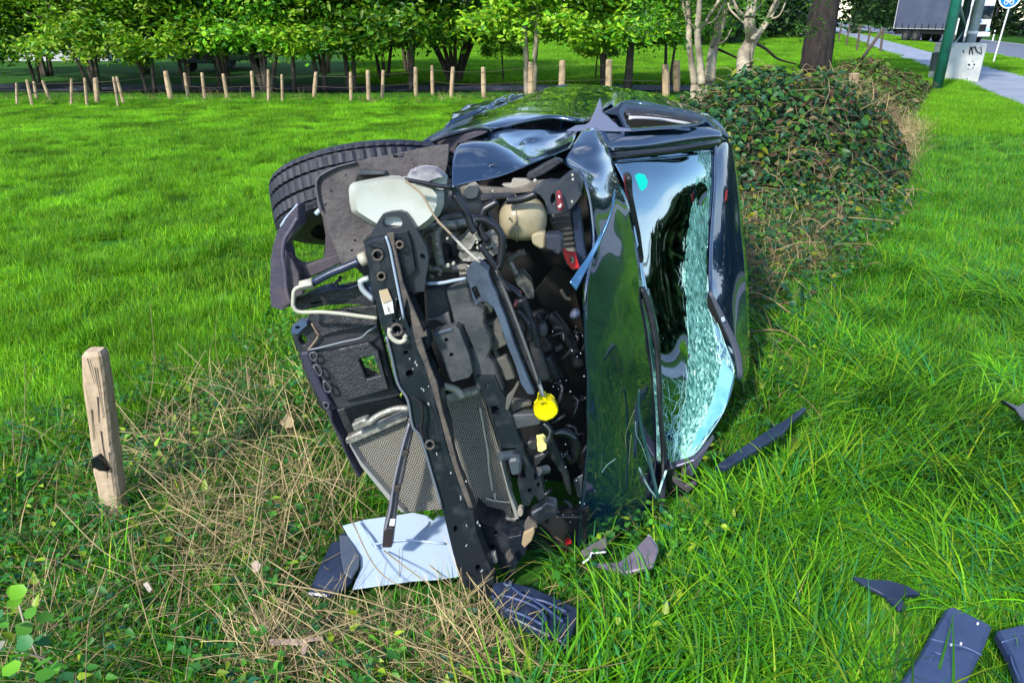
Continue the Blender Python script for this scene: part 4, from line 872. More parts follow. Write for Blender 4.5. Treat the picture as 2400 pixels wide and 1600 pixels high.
grid('fender', [
    zY('4', '285 1225 500 1165 780 1105 1060 1015 1300 910 1480 840 1640 770', [2.50, 2.52, 2.55, 2.58, 2.62, 2.66, 2.70]),
    zY('4', '300 960 520 960 760 950 1000 900 1250 870 1480 800 1690 690', [2.60, 2.60, 2.60, 2.66, 2.78, 2.84, 2.86]),
    zY('4', '360 745 560 715 740 730 950 800 1160 740 1440 700 1720 600', [2.72, 2.74, 2.74, 2.74, 2.95, 3.0, 3.02]),
    zY('4', '450 690 640 650 820 640 1010 680 1200 650 1400 620 1760 575', [2.88, 2.92, 2.95, 2.95, 3.02, 3.1, 3.1]),
    zY('4', '730 590 860 550 960 530 1100 550 1260 560 1480 560 1800 520', [3.05, 3.08, 3.12, 3.12, 3.15, 3.2, 3.2])], paint, car, th=.004, n=8, jitter=.004)
ptube('fender_crease', Z('4', '500 1100 560 1070 640 1020 740 970 830 935'), 0, .0016, blackg, car, Y=2.585, n=4)
grid('torn_edge', [zY('4', '0 735 300 620 560 560 690 560 740 600', [2.80, 2.84, 2.88, 2.92, 2.94]), zY('4', '0 700 260 600 520 540 680 540 735 575', [2.82, 2.86, 2.92, 2.94, 2.96])], blackg, car, th=.012, n=5)
slab('wheel_arch_liner', Z('4', '-60 790 0 740 300 640 560 580 690 590 640 620 450 690 370 720 340 770 310 960 300 1050 240 1050 255 880 255 730'), 0, brownp, car, Y=2.86, th=.04)
# far rear corner of the body
grid('rear_quarter_panel', [
    zY('4', '250 545 300 480 420 430 560 360', [3.9, 3.95, 4.0, 4.05]),
    zY('4', '290 410 420 400 560 350 760 290', [4.15, 4.15, 4.2, 4.25]),
    zY('4', '330 380 470 360 640 310 840 250', [4.4, 4.4, 4.4, 4.4]),
    zY('4', '520 300 700 270 850 230 1000 200', [4.65, 4.7, 4.7, 4.7]),
    zY('4', '780 220 900 200 1000 190 1120 180', [4.9, 4.9, 4.95, 4.95])], paint, car, th=.03, n=6, jitter=.02)
RM = lambda y, py: 2.95 + (y - 2.95) * .55 + .34 * max(0, 1 - (py - 350) / 740) if y < 4.3 else 3.69 + .34 * max(0, 1 - (py - 350) / 740) + (y - 4.3) * 1.3
def zR(k, s, Ys): return [(x, y, RM(Y, y)) for (x, y), Y in zip(Z(k, s), Ys)]
# A pillar and roof rail along the top
grid('a_pillar', [
    zR('B', '1050 330 1240 335 1400 330 1600 318 1720 318 1775 330', [3.05, 3.2, 3.35, 3.6, 3.8, 3.9]),
    zR('B', '1075 375 1240 372 1400 365 1600 345 1730 338 1795 345', [3.0, 3.16, 3.31, 3.56, 3.76, 3.86]),
    zR('B', '1095 420 1240 430 1400 415 1600 385 1740 365 1800 370', [2.97, 3.13, 3.29, 3.54, 3.74, 3.84]),
    zR('B', '1115 460 1240 440 1400 425 1600 400 1745 380 1800 382', [2.98, 3.16, 3.32, 3.58, 3.78, 3.88])], paint, car, th=.02, n=6)
grid('pillar_trim', [
    zR('B', '1118 468 1300 452 1500 430 1700 400 1795 385', [2.96, 3.14, 3.36, 3.62, 3.80]),
    zR('B', '1125 490 1300 470 1500 447 1700 415 1800 398', [2.94, 3.12, 3.34, 3.60, 3.79]),
    zR('B', '1135 512 1300 492 1500 470 1700 440 1800 412', [2.95, 3.13, 3.35, 3.62, 3.80])], blackg, car, th=.008, n=5)
grid('roof_rail', [
    zR('B', '1140 110 1180 95 1330 110 1480 150 1620 195 1730 245 1800 300 1850 380', [4.9, 4.9, 4.85, 4.7, 4.5, 4.3, 4.1, 3.92]),
    zR('B', '1120 160 1200 130 1330 140 1460 175 1590 205 1690 245 1760 300 1800 345', [4.7, 4.7, 4.65, 4.5, 4.35, 4.2, 4.05, 3.9]),
    zR('B', '1150 210 1210 165 1330 170 1450 190 1570 215 1660 240 1725 290 1770 335', [4.4, 4.5, 4.5, 4.4, 4.25, 4.1, 3.98, 3.86])], paint, car, th=.02, n=6)
grid('rear_pillar', [
    zR('B', '850 58 1000 60 1150 75 1330 105 1480 145', [5.85, 5.7, 5.5, 5.2, 4.9]),
    zR('B', '840 120 1000 110 1140 120 1330 118 1480 158', [5.6, 5.4, 5.1, 5.0, 4.8])], paint, car, th=.03, n=6)
fr_ = slab('window_frame', Z('B', '1155 225 1185 172 1215 165 1400 180 1560 210 1700 245 1722 262 1700 285 1650 302 1500 318 1240 338 1215 320 1180 250'), 0, blackg, car, Y=3.63, th=.03, tilt=(.08, -.55),
           holes=[Z('B', '1205 232 1225 192 1330 196 1500 218 1640 248 1692 265 1668 286 1500 300 1250 318 1228 296')])
grid('window_seal', [zR('B', '1238 243 1330 246 1450 258 1560 275 1640 292', [3.95, 3.96, 3.98, 4.0, 4.02]), zR('B', '1236 262 1330 262 1450 272 1560 287 1640 298', [3.93, 3.94, 3.96, 3.98, 4.0])], mat('seal_grey', (.45, .45, .48), .4), car, th=.01, n=4)
grid('window_rubber', [zR('B', '1210 205 1330 205 1500 225 1640 255 1690 268', [4.15, 4.15, 4.1, 4.1, 4.0]), zR('B', '1225 242 1330 240 1500 258 1640 285 1685 290', [4.05, 4.05, 4.0, 4.0, 3.95])], black, car, th=.02, n=4)
ip = slab('cabin_interior', Z('B', '1190 215 1330 200 1500 215 1700 260 1690 310 1240 340'), 0, dark, car, Y=4.1, th=.02)
# mirror base
slab('mirror_base', Z('4', '1985 205 2000 215 2015 300 2020 370 2080 410 2140 470 2180 500 2210 540 2352 560 2352 580 2200 585 2050 580 1900 565 1790 580 1600 582 1710 520 1820 510 1870 480 1900 420 1950 300'), 0, mat('mirror_base_grey', (.12, .14, .21), .5), car, Y=3.15, th=.03, b=.005, tilt=(.05, -.2))
slab('door_corner_bracket', Z('4', '2020 370 2100 330 2190 290 2240 240 2260 240 2230 300 2200 340 2290 540 2260 540 2190 400 2100 390 2040 380'), 0, navy, car, Y=3.4, th=.03, b=.004)
# windscreen
GL = [[(1436, 377), (1500, 371), (1560, 364), (1620, 356), (1671, 352)],
      [(1462, 430), (1520, 425), (1580, 422), (1630, 420), (1671, 430)],
      [(1478, 500), (1535, 500), (1585, 500), (1630, 500), (1665, 500)],
      [(1494, 600), (1545, 600), (1590, 600), (1630, 600), (1659, 600)],
      [(1512, 700), (1560, 700), (1605, 700), (1640, 700), (1662, 700)],
      [(1532, 800), (1580, 800), (1625, 800), (1665, 795), (1696, 790)],
      [(1545, 900), (1590, 900), (1640, 895), (1690, 880), (1723, 868)],
      [(1552, 1010), (1590, 1010), (1630, 1000), (1665, 985), (1700, 960)],
      [(1563, 1096), (1580, 1092), (1598, 1088), (1612, 1080), (1630, 1068)]]
GY = [[3.02, 3.22, 3.45, 3.75, 4.02], [3.00, 3.2, 3.42, 3.68, 3.96], [2.98, 3.18, 3.40, 3.64, 3.9], [2.97, 3.16, 3.38, 3.60, 3.82], [2.96, 3.14, 3.35, 3.54, 3.70],
      [2.95, 3.12, 3.32, 3.50, 3.62], [2.94, 3.08, 3.26, 3.42, 3.5], [2.93, 3.02, 3.12, 3.2, 3.28], [2.92, 2.94, 2.96, 2.97, 2.98]]
RM = lambda y, py: 2.95 + (y - 2.95) * .55 + .34 * max(0, 1 - (py - 350) / 740) if y < 4.3 else 3.69 + .34 * max(0, 1 - (py - 350) / 740) + (y - 4.3) * 1.3
GY = [[RM(y, GL[i][j][1]) for j, y in enumerate(r)] for i, r in enumerate(GY)]
grid('windscreen', [[(*p, y) for p, y in zip(r, q)] for r, q in zip(GL, GY)], gm, car, th=.005, n=6)
def gpt(u, v, lift=.006):      # point on the windscreen; u across 0..1, v down 0..1
    fu, fv = u * 4, v * 8; i, j = min(3, int(fu)), min(7, int(fv)); a, b_ = fu - i, fv - j
    def P_(r, c): return at(*GL[r][c], GY[r][c])
    p = (P_(j, i) * (1 - a) + P_(j, i + 1) * a) * (1 - b_) + (P_(j + 1, i) * (1 - a) + P_(j + 1, i + 1) * a) * b_
    return p + Vector((-.6, -.8, .1)).normalized() * lift
# crushed band of shattered glass, laced with cracks
def band(name, c0, c1, nv, m, lift, seed):
    g = random.Random(seed); V = []; F = []; nu = 20
    for j in range(nv + 1):
        v = j / nv
        for i in range(nu + 1):
            u = c0(v) + (c1(v) - c0(v)) * i / nu; V.append(gpt(max(0, min(1, u + g.uniform(-.008, .008))), v * .985 + .005, lift + g.uniform(0, .006)))
    for j in range(nv):
        for i in range(nu):
            if g.random() < .88: F.append((j * (nu + 1) + i, j * (nu + 1) + i + 1, (j + 1) * (nu + 1) + i + 1, (j + 1) * (nu + 1) + i))
    return pydata(name, V, F, m, car)
lace = []; g = random.Random(5)
def crack(u, v, du, dv, n, r, wob=.02):
    pts = []
    for _ in range(n):
        pts.append(gpt(max(.0, min(1, u)), max(.0, min(.995, v)), .008 + g.uniform(0, .006))); u += du / n + g.gauss(0, wob); v += dv / n + g.gauss(0, wob * .5)
    lace.append(tubegeo(pts, r, 3, r * .6))
c0 = lambda v: (.78 - .65 * v if v < .4 else .52 - .62 * (v - .4)); c1 = lambda v: (.985 if v < .38 else .985 - .55 * (v - .38) if v < .7 else .81)
for k in range(620):
    v = g.random() * .96 - .02; u = c0(v) + (c1(v) - c0(v)) * g.random(); crack(u, v, g.gauss(-.03, .05), g.uniform(.04, .16), 6, g.uniform(.0010, .0024), .012)
for k in range(330):
    v = .60 + .39 * g.random(); u = g.uniform(.05, 1); crack(u, v, g.gauss(0, .25), g.gauss(0, .07), 5, g.uniform(.0009, .0018), .02)
for k in range(130):
    v = .40 + .4 * g.random(); u = g.uniform(.3, .9); crack(u, v, g.gauss(0, .25), g.gauss(.05, .08), 6, g.uniform(.0007, .0012), .02)
for k in range(16):
    v = .1 + .7 * g.random(); crack(g.uniform(.05, .5), v, g.uniform(.3, .6), g.uniform(-.14, .0), 8, .0007, .008)
V, F = join(lace); o = pydata('glass_cracks', V, F, crackw, car); o['kind'] = 'stuff'
gs = band('crushed_glass', lambda v: c0(v) + .06, lambda v: max(c0(v) + .14, c1(v) - .02), 120, crackm, .001, 3)
gs.modifiers.new('thickness', 'SOLIDIFY').thickness = .004
def gflake(name, pts, m, lift):
    V = [gpt(u, v, lift + .006 * ((i * 7) % 3)) for i, (u, v) in enumerate(pts)]; n_ = len(V); c = sum(V, Vector()) / n_; V.append(c + Vector((-.6, -.8, 0)) * .012)
    o = pydata(name, V, [(i, (i + 1) % n_, n_) for i in range(n_)], m, car); o.modifiers.new('thickness', 'SOLIDIFY').thickness = .004; return o
gflake('loose_glass_sheet', [(.72, .76), (.86, .70), (1.0, .76), (.99, .86), (.85, .95), (.62, .96), (.60, .88)], mat('pale_glass_sheet', (.38, .82, .86), .2, spec=.9, transl=.3, col2=(.16, .58, .70), vscale=9, bump=.5, bscale=30), .002)
slab('toll_sticker', Z('B', '1275 605 1300 590 1335 600 1355 640 1345 680 1320 700 1305 690 1290 650'), 0, teal, car, Y=3.10, th=.002, b=0)
# wiper and cowl
slab('wiper_arm', Z('B', '1205 600 1230 590 1250 600 1258 640 1262 720 1285 840 1310 960 1330 1110 1325 1140 1300 1140 1285 1070 1262 1000 1245 900 1232 780 1215 690'), 0, black, car, Y=3.05, th=.03, b=.005, holes=[Z('B', '1258 920 1275 915 1300 1040 1290 1060 1272 1040')])
slab('wiper_red_strip', Z('B', '1203 612 1212 605 1222 680 1240 760 1232 768 1215 720'), 0, redd, car, Y=3.02, th=.01, b=0)
ptube('wiper_spindle', Z('B', '1238 610 1238 640'), 0, .014, black, car, Y=3.02, n=2)
# roof and its edge
RF = [[(1690, 300), (1706, 330), (1712, 333)], [(1674, 352), (1700, 352), (1722, 385)], [(1672, 440), (1705, 440), (1731, 450)], [(1664, 540), (1705, 540), (1740, 545)],
      [(1660, 640), (1708, 640), (1750, 640)], [(1663, 700), (1712, 720), (1754, 740)], [(1680, 770), (1722, 780), (1755, 805)], [(1705, 830), (1735, 840), (1752, 865)], [(1722, 890), (1738, 900), (1742, 925)]]
RY0 = [[4.02, 4.2, 4.3], [4.03, 4.12, 4.3], [3.98, 4.1, 4.3], [3.92, 4.06, 4.28], [3.84, 4.02, 4.24], [3.72, 3.95, 4.2], [3.64, 3.86, 4.1], [3.56, 3.72, 3.95], [3.50, 3.56, 3.7]]
RY = [[RM(y, RF[i][j][1]) for j, y in enumerate(r)] for i, r in enumerate(RY0)]
grid('roof', [[(*p, y) for p, y in zip(r, q)] for r, q in zip(RF, RY)], paint, car, th=.01, n=6)
# roof sheet continues to the rear (seen only from the side)
A = [at(*RF[i][2], RY[i][2]) for i in range(9)]; V = []
for i, p in enumerate(A):
    for k in (0, 1, 2): V.append(p + Vector((.16, .93, 0)) * k * .8 * (1 if i else 1) + Vector((0, 0, -.02 * k if i == 0 else 0)) - Vector((.05, 0, 0)) * k * k * .5)
pydata('rear_roof', V, [(i * 3 + k, i * 3 + k + 1, i * 3 + k + 4, i * 3 + k + 3) for i in range(8) for k in range(2)], paint, car, True)
slab('roof_antenna_base', Z('B', '1838 665 1846 680 1852 720 1848 760 1836 795 1824 790 1818 750 1820 700 1828 675'), 0, blackg, car, Y=3.68, th=.03, b=.006)
slab('antenna_lens', Z('B', '1838 690 1844 700 1842 745 1832 770 1826 760 1830 720'), 0, redd, car, Y=3.66, th=.02, b=.003)
grid('header_trim', [zY('E', '705 165 760 290 820 430 845 560', [3.42, 3.38, 3.32, 3.26]), zY('E', '718 160 790 300 850 440 862 560', [3.42, 3.38, 3.32, 3.26])], mat('grey_trim', (.05, .055, .08), .5), car, th=.02, n=5)
slab('header_gap', Z('E', '705 165 730 200 770 260 800 330 850 420 858 480 840 560 800 470 760 400 740 340 720 330 700 250'), 0, dark, car, Y=3.48, th=.01, b=0)
slab('roof_clip', Z('E', '764 285 780 280 786 300 770 306'), 0, whites, car, Y=3.35, th=.01)
# hood: one long sheet, its far half folded down towards the windscreen
grid('hood', [
    [(1364, 310, 2.98), (1385, 305, 3.0), (1398, 304, 3.02), (1410, 322, 3.0)],
    [(1340, 345, 2.80), (1375, 345, 2.83), (1405, 345, 2.88), (1424, 352, 2.95)],
    [(1321, 379, 2.68), (1362, 392, 2.74), (1402, 385, 2.82), (1434, 385, 2.92)],
    [(1357, 402, 2.62), (1378, 425, 2.66), (1412, 430, 2.76), (1448, 425, 2.92)],
    [(1369, 425, 2.58), (1392, 460, 2.63), (1428, 470, 2.74), (1468, 475, 2.92)],
    [(1382, 500, 2.56), (1400, 520, 2.60), (1440, 540, 2.72), (1484, 545, 2.92)],
    [(1389, 580, 2.53), (1408, 600, 2.56), (1452, 610, 2.70), (1497, 620, 2.90)],
    [(1372, 670, 2.46), (1402, 690, 2.52), (1458, 700, 2.66), (1508, 705, 2.88)],
    [(1371, 794, 2.43), (1405, 800, 2.49), (1465, 805, 2.63), (1528, 812, 2.86)],
    [(1376, 906, 2.42), (1412, 906, 2.47), (1470, 906, 2.61), (1537, 906, 2.84)],
    [(1374, 1034, 2.41), (1412, 1034, 2.45), (1475, 1034, 2.58), (1546, 1034, 2.82)],
    [(1361, 1187, 2.38), (1405, 1180, 2.42), (1470, 1160, 2.50), (1546, 1140, 2.72)],
    [(1350, 1290, 2.35), (1390, 1275, 2.40), (1450, 1255, 2.46), (1540, 1215, 2.58)]], paint, car, th=.012, n=6, jitter=.004)
grid('hood_edge', [zY('B', '1152 690 1150 760 1120 860 1060 970 985 1100 920 1190 876 1258', [2.60, 2.56, 2.53, 2.50, 2.46, 2.42, 2.38]), zY('B', '1140 740 1135 800 1105 900 1060 1020 1010 1120 960 1220 916 1312', [2.58, 2.54, 2.51, 2.48, 2.45, 2.41, 2.38])], mat('sky_sheen_blue', (.05, .15, .30), .2, .5, coat=1), car, th=.006, n=5)  # same car paint; the lip's sky reflection is put into a brighter blue
grid('hood_fold', [zY('E', '395 150 430 260 462 420 472 560 482 740 496 950 478 1190', [2.86, 2.85, 2.83, 2.82, 2.80, 2.76, 2.56]), zY('E', '408 140 442 240 476 400 486 560 494 760 512 950 498 1180', [2.88, 2.87, 2.85, 2.84, 2.82, 2.78, 2.58])], black, car, th=.014, n=5)
grid('cowl_panel', [zY('E', '404 160 440 300 470 420 480 560 488 760 505 960', [2.92, 2.91, 2.89, 2.88, 2.87, 2.85]), zY('E', '430 150 462 280 480 420 486 560 498 800 520 970', [2.97, 2.96, 2.94, 2.93, 2.92, 2.90])], mat('dark_teal_trim', (.01, .06, .06), .25, coat=.6), car, th=.01, n=4)
for i, s in enumerate(['330 880 325 830 345 760 368 705', '372 760 376 820 400 870 428 950', '212 1000 240 960 280 930', '340 960 345 890 352 820']):
    ptube('paint_scratch', Z('E', s), 0, .0014, mat('scratch_green', (.10, .13, .06), .5) if i in (0, 3) else mat('scratch_grey', (.15, .28, .28), .4), car, Y=2.43 if i != 1 else 2.62, n=4)
grid('hood_lip_shine', [zY('E', '385 610 382 700 400 830 430 940 470 1120', [2.60, 2.60, 2.59, 2.57, 2.50]), zY('E', '392 615 392 700 415 830 440 925 480 1100', [2.60, 2.60, 2.59, 2.57, 2.50])], mat('teal_shine', (.012, .05, .055), .25, coat=.5), car, th=.006, n=4)  # shine along the hood drawn as a thin teal coloured strip
# crumpled front pillar and side at the ground end
slab('crumpled_pillar', Z('E', '520 975 640 935 735 835 690 910 650 980 640 1010 600 1010 580 1010 625 955 560 975 530 980'), 0, mat('crumpled_steel', (.10, .10, .16), .35, .4), car, Y=2.86, th=.04, b=.004)
slab('pillar_stub', Z('E', '512 980 535 975 545 1000 575 1050 610 1085 655 1040 640 1060 600 1100 560 1120 520 1150 480 1190 468 1110'), 0, blackg, car, Y=2.72, th=.08, b=.006)
slab('torn_bracket', Z('E', '540 1020 580 1030 600 1055 640 1040 655 1045 645 1060 610 1088 570 1060 545 1040'), 0, brownp, car, Y=2.70, th=.02)
ptube('bent_edge', Z('E', '470 1120 490 1050 512 985'), 0, .005, crackw, car, Y=2.66, n=3)

# ---- hull behind the engine bay
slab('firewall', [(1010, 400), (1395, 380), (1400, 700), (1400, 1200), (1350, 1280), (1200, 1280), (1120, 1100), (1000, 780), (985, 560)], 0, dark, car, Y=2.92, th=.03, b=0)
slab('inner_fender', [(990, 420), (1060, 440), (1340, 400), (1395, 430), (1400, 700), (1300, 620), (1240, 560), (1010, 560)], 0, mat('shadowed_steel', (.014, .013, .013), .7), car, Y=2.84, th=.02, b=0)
slab('bay_wall', Z('3', '1420 350 1700 0 1900 130 2010 620 2100 1100 2080 1568 1900 1568 1800 1100 1600 700'), 0, mat('bay_wall_paint', (.030, .026, .020), .6), car, Y=2.72, th=.02, b=.002, tilt=(.05, 0))
V = [at(1010, 350, 2.95), at(1115, 272, 3.95), at(1230, 236, 4.95), at(1330, 206, 5.75)]; W = [Vector((p.x - .25, p.y + .05, .05)) for p in V]
pydata('underbody', V + W, [(i, i + 1, i + 5, i + 4) for i in range(3)], black, car)
rA = [V[3] + Vector((0, .02, 0)), A[0] + Vector((.22, 1.5, -.05)), A[8] + Vector((.2, 1.9, 0)), W[3]]
pydata('tailgate', rA, [(0, 1, 2, 3)], paint, car)
# wheels
def wheel(c, axis, Rr, wd, name='wheel', lab=None, lugs=64):
    a = axis.normalized(); e1 = a.cross(Vector((0, 1, .1))).normalized(); e2 = a.cross(e1)
    wl = bpy.data.objects.new(name, None); COL.objects.link(wl); wl.parent = car; wl.matrix_parent_inverse = Matrix.Translation(-Vector(car.location)); wl.location = c
    prof = [(-.5, .66), (-.5, .78), (-.47, .90), (-.42, .965), (-.36, .99), (-.335, .995), (-.325, .965), (-.30, .965), (-.29, .998), (-.14, 1.0), (-.13, .965), (-.10, .965), (-.09, 1.0), (.09, 1.0), (.10, .965), (.13, .965), (.14, 1.0), (.29, .998), (.30, .965), (.325, .965), (.335, .995), (.36, .99), (.42, .965), (.47, .90), (.5, .78), (.5, .66)]
    N_ = lugs * 3; V = []; 
    for i in range(N_):
        t_ = 2 * math.pi * i / N_; d = e1 * math.cos(t_) + e2 * math.sin(t_); cut = (i % 3 == 0)
        for q, (ax, rr) in enumerate(prof):
            r_ = rr - (.016 if cut and rr > .985 and abs(ax) > .12 else .009 if cut and rr > .985 else 0); V.append(d * r_ * Rr + a * ax * wd)
    m_ = len(prof); F = [(i * m_ + q, i * m_ + q + 1, ((i + 1) % N_) * m_ + q + 1, ((i + 1) % N_) * m_ + q) for i in range(N_) for q in range(m_ - 1)]
    me = bpy.data.meshes.new('tyre'); me.from_pydata([tuple(v) for v in V], [], F); me.materials.append(rubber); ty = bpy.data.objects.new('tyre', me); COL.objects.link(ty); ty.parent = wl
    V = []; F = []
    for (ax, rr) in ((-.48, .655), (-.3, .60), (-.3, .12), (.30, .10), (.34, .35), (.38, .60), (.48, .66)):
        for i in range(24):
            t_ = 2 * math.pi * i / 24; V.append((e1 * math.cos(t_) + e2 * math.sin(t_)) * rr * Rr + a * ax * wd)
    F = [(k * 24 + i, k * 24 + (i + 1) % 24, (k + 1) * 24 + (i + 1) % 24, (k + 1) * 24 + i) for k in range(6) for i in range(24)]
    me = bpy.data.meshes.new('rim'); me.from_pydata([tuple(v) for v in V], [], F); me.materials.append(black if lab is None else grey_rim); o = bpy.data.objects.new('rim', me); COL.objects.link(o); o.parent = wl
    return wl
dC = Vector((-.22, -.10, 1))
c = at(868, 462, 2.82); wheel(c, Vector((-.20, .50, 1)), .372, .225)
wheel(c + Vector((.40, 2.35, -.10)), Vector((-.05, 0, 1)), .31, .20, lab=1)
wheel(c + Vector((.62, .62, -1.12)), Vector((-.2, 0, 1)), .31, .20, lugs=24)
wheel(c + Vector((.55, 2.5, -1.2)), Vector((-.2, 0, 1)), .31, .20, lugs=24)

# ---- engine bay and torn front end, from the back forward
slab('arch_liner', Z('1', '615 560 650 490 760 420 900 360 1100 310 1350 260 1570 225 1700 195 2000 130 2255 98 2250 220 2235 350 2200 480 2280 560 2200 900 2000 1100 1900 1200 1500 1300 1230 1500 1200 1568 940 1568 880 1400 830 1280 770 1150 700 960 650 860 640 760 622 650'), .12, liner, car, th=.012, b=.002,
     holes=[Z('1', '1570 230 1590 215 1640 235 1700 205 1705 225 1690 262 1600 268 1580 260'), disc(*Z('1', '820 668')[0], 3), disc(*Z('1', '995 475')[0], 2.4), disc(*Z('1', '745 835')[0], 2.5), disc(*Z('1', '1070 1395')[0], 3), disc(*Z('1', '1110 1275')[0], 3)])
slab('liner_edge', Z('1', '615 565 650 490 760 420 900 360 1110 310 1115 325 900 378 775 438 672 500 640 570 645 660 668 780 700 900 690 920 655 870 642 760 622 650'), .105, mat('liner_rim', (.09, .085, .105), .7), car, th=.015, b=.002)
slab('liner_inner', Z('1', '690 920 720 1000 800 1180 860 1330 940 1500 960 1568 700 1568 740 1400 745 1210'), .15, brownp, car, th=.012)
ptube('strut_clip', Z('1', '630 950 680 900'), .13, .008, whites, car, n=2)
slab('radiator_tank_end', Z('1', '1125 425 1210 420 1480 435 1475 470 1200 478 1130 470'), .09, greyp, car, th=.05, b=.006)
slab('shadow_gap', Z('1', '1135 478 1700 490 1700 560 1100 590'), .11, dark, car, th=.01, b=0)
# washer bottle
def blob(name, poly, off, m, th, inset, parent=car, bulge=.05, bw=.018, Y=None):
    """moulded bottle: outline, a raised inner face and a back face joined and rounded"""
    cx = sum(p[0] for p in poly) / len(poly); cy = sum(p[1] for p in poly) / len(poly); n_ = len(poly); Yf = (lambda x, y: Y) if Y else (lambda x, y: BASE(x, y) + off)
    inn = [((p[0] - cx) * inset + cx, (p[1] - cy) * inset + cy) for p in poly]
    V = [at(*p, Yf(*p)) for p in inn] + [at(*p, Yf(*p) + bulge) for p in poly] + [at(*p, Yf(*p) + bulge) + Vector((0, th, 0)) for p in poly] + [at(*p, Yf(*p) + bulge) + Vector((0, th + .02, 0)) for p in inn]
    F = [tuple(range(n_))] + [(k * n_ + i, k * n_ + (i + 1) % n_, (k + 1) * n_ + (i + 1) % n_, (k + 1) * n_ + i) for k in range(3) for i in range(n_)] + [tuple(range(4 * n_ - 1, 3 * n_ - 1, -1))]
    o = pydata(name, V, F, m, parent, True); bev(o, bw, 3, 20); return o
blob('washer_bottle', Z('1', '1025 650 1045 590 1100 565 1280 525 1480 485 1700 495 1900 545 2150 640 2200 700 2195 850 2150 960 2080 1040 1950 1140 1900 1155 1780 1140 1340 1105 1200 1020 1060 930 1035 800'), .045, whitep, .10, .80, bulge=.06)
blob('washer_neck', Z('1', '2100 460 2180 480 2225 540 2225 610 2190 655 2100 640 2050 560'), .05, whitep, .05, .7, bulge=.02, bw=.01)
blob('bottle_bracket', Z('1', '1730 520 1775 430 1850 425 1850 400 1950 388 2100 405 2170 450 2215 495 2150 500 2050 540 2010 560 1850 545'), .02, mat('dusty_grey_plastic', (.16, .155, .19), .6, col2=(.38, .37, .38), vscale=22), .04, .8, bulge=.02, bw=.005)
ptube('black_hose', Z('1', '1720 530 1900 560 2100 600 2300 625'), -.03, .007, hose, car, n=4)
ptube('wire', Z('1', '1710 535 1800 600 1920 700 2000 830 2100 1000 2200 1110 2300 1210'), -.06, .0035, mat('tan_wire', (.32, .24, .16), .6), car, n=4)
ptube('wire', Z('2', '240 720 400 880 560 1050 760 1230'), -.04, .004, mat('pale_wire', (.5, .45, .38), .6), car, n=4)
# tubes, rails and gearbox pieces behind the bottle
ptube('air_duct', Z('2', '300 520 480 530 640 560 800 560'), .34, .050, alud, car, n=4, sides=12)
ptube('engine_rail', Z('2', '20 860 200 800 420 770 640 740 780 750'), .26, .016, alu, car, n=4)
ptube('engine_rail', Z('2', '300 740 380 690 560 670 720 690'), .30, .018, alud, car, n=4)
ptube('coolant_pipe', Z('2', '700 1290 400 1300 290 1270 250 1100 225 900 260 800 330 770 480 780'), .20, .015, alu, car, n=5)
slab('engine_block', Z('2', '60 900 300 830 500 830 560 1290 300 1300 140 1290 90 1050'), .30, alud, car, th=.15, b=.01)
slab('coil_cover', Z('2', '270 1030 380 1020 400 1200 300 1210'), .27, black, car, th=.04, b=.008)
slab('coil_cover', Z('2', '400 1000 470 990 500 1200 430 1220'), .27, greyp, car, th=.04, b=.008)
slab('alternator_plate', Z('2', '90 900 130 890 150 1010 110 1030'), .22, rust, car, th=.02)
blob('throttle_body', Z('2', '460 1020 560 940 660 810 700 830 720 900 690 1000 640 1080 520 1090 480 1080'), .16, alu, .05, .75, bulge=.03, bw=.006)
blob('throttle_body', Z('2', '500 1100 560 1080 640 1110 780 1130 950 1080 1000 1000 1090 1030 1080 1080 980 1100 900 1150 760 1190 600 1210 520 1200 490 1160'), .17, alu, .04, .85, bulge=.02, bw=.006)
blob('sensor_housing', Z('2', '690 880 760 855 800 870 800 940 760 960 700 950'), .13, cream, .03, .75, bulge=.015, bw=.004)
blob('sensor_housing', Z('2', '800 930 880 895 950 885 990 900 1000 990 960 1060 900 1020 860 1060 820 1040 850 980'), .15, alu, .04, .8, bulge=.02, bw=.005)
slab('connector', disc(*Z('2', '835 1000')[0], 9, 7), .12, black, car, th=.04, b=.003)
for x, y, r in [(730, 1050, 5), (720, 990, 4), (990, 1170, 4), (430, 1245, 5), (360, 1270, 6), (355, 940, 4), (910, 360, 3), (1430, 230, 5)]: slab('bolt_head', disc(*Z('2', f'{x} {y}')[0], r * .9, n=6), .10, cream, car, th=.012, b=.002)
ptube('thick_hose', Z('2', '440 400 520 520 600 650 660 800 700 860'), .10, .013, hose, car, n=5)
ptube('thick_hose', Z('2', '970 490 860 550 800 600 780 720 770 860 850 960'), .12, .013, hose, car, n=5)
ptube('thick_hose', Z('2', '700 700 800 700 880 740 960 800 1020 900 1030 1050 1010 1200 980 1310'), .10, .013, hose, car, n=5)
ptube('thick_hose', Z('2', '760 1010 820 1100 900 1220 960 1320'), .08, .011, hose, car, n=4)
ptube('thick_hose', Z('2', '1080 470 1200 465 1320 440 1440 390'), .22, .014, hose, car, n=5)
ptube('thick_hose', Z('2', '840 610 900 700 960 790'), .14, .008, hose, car, n=4)
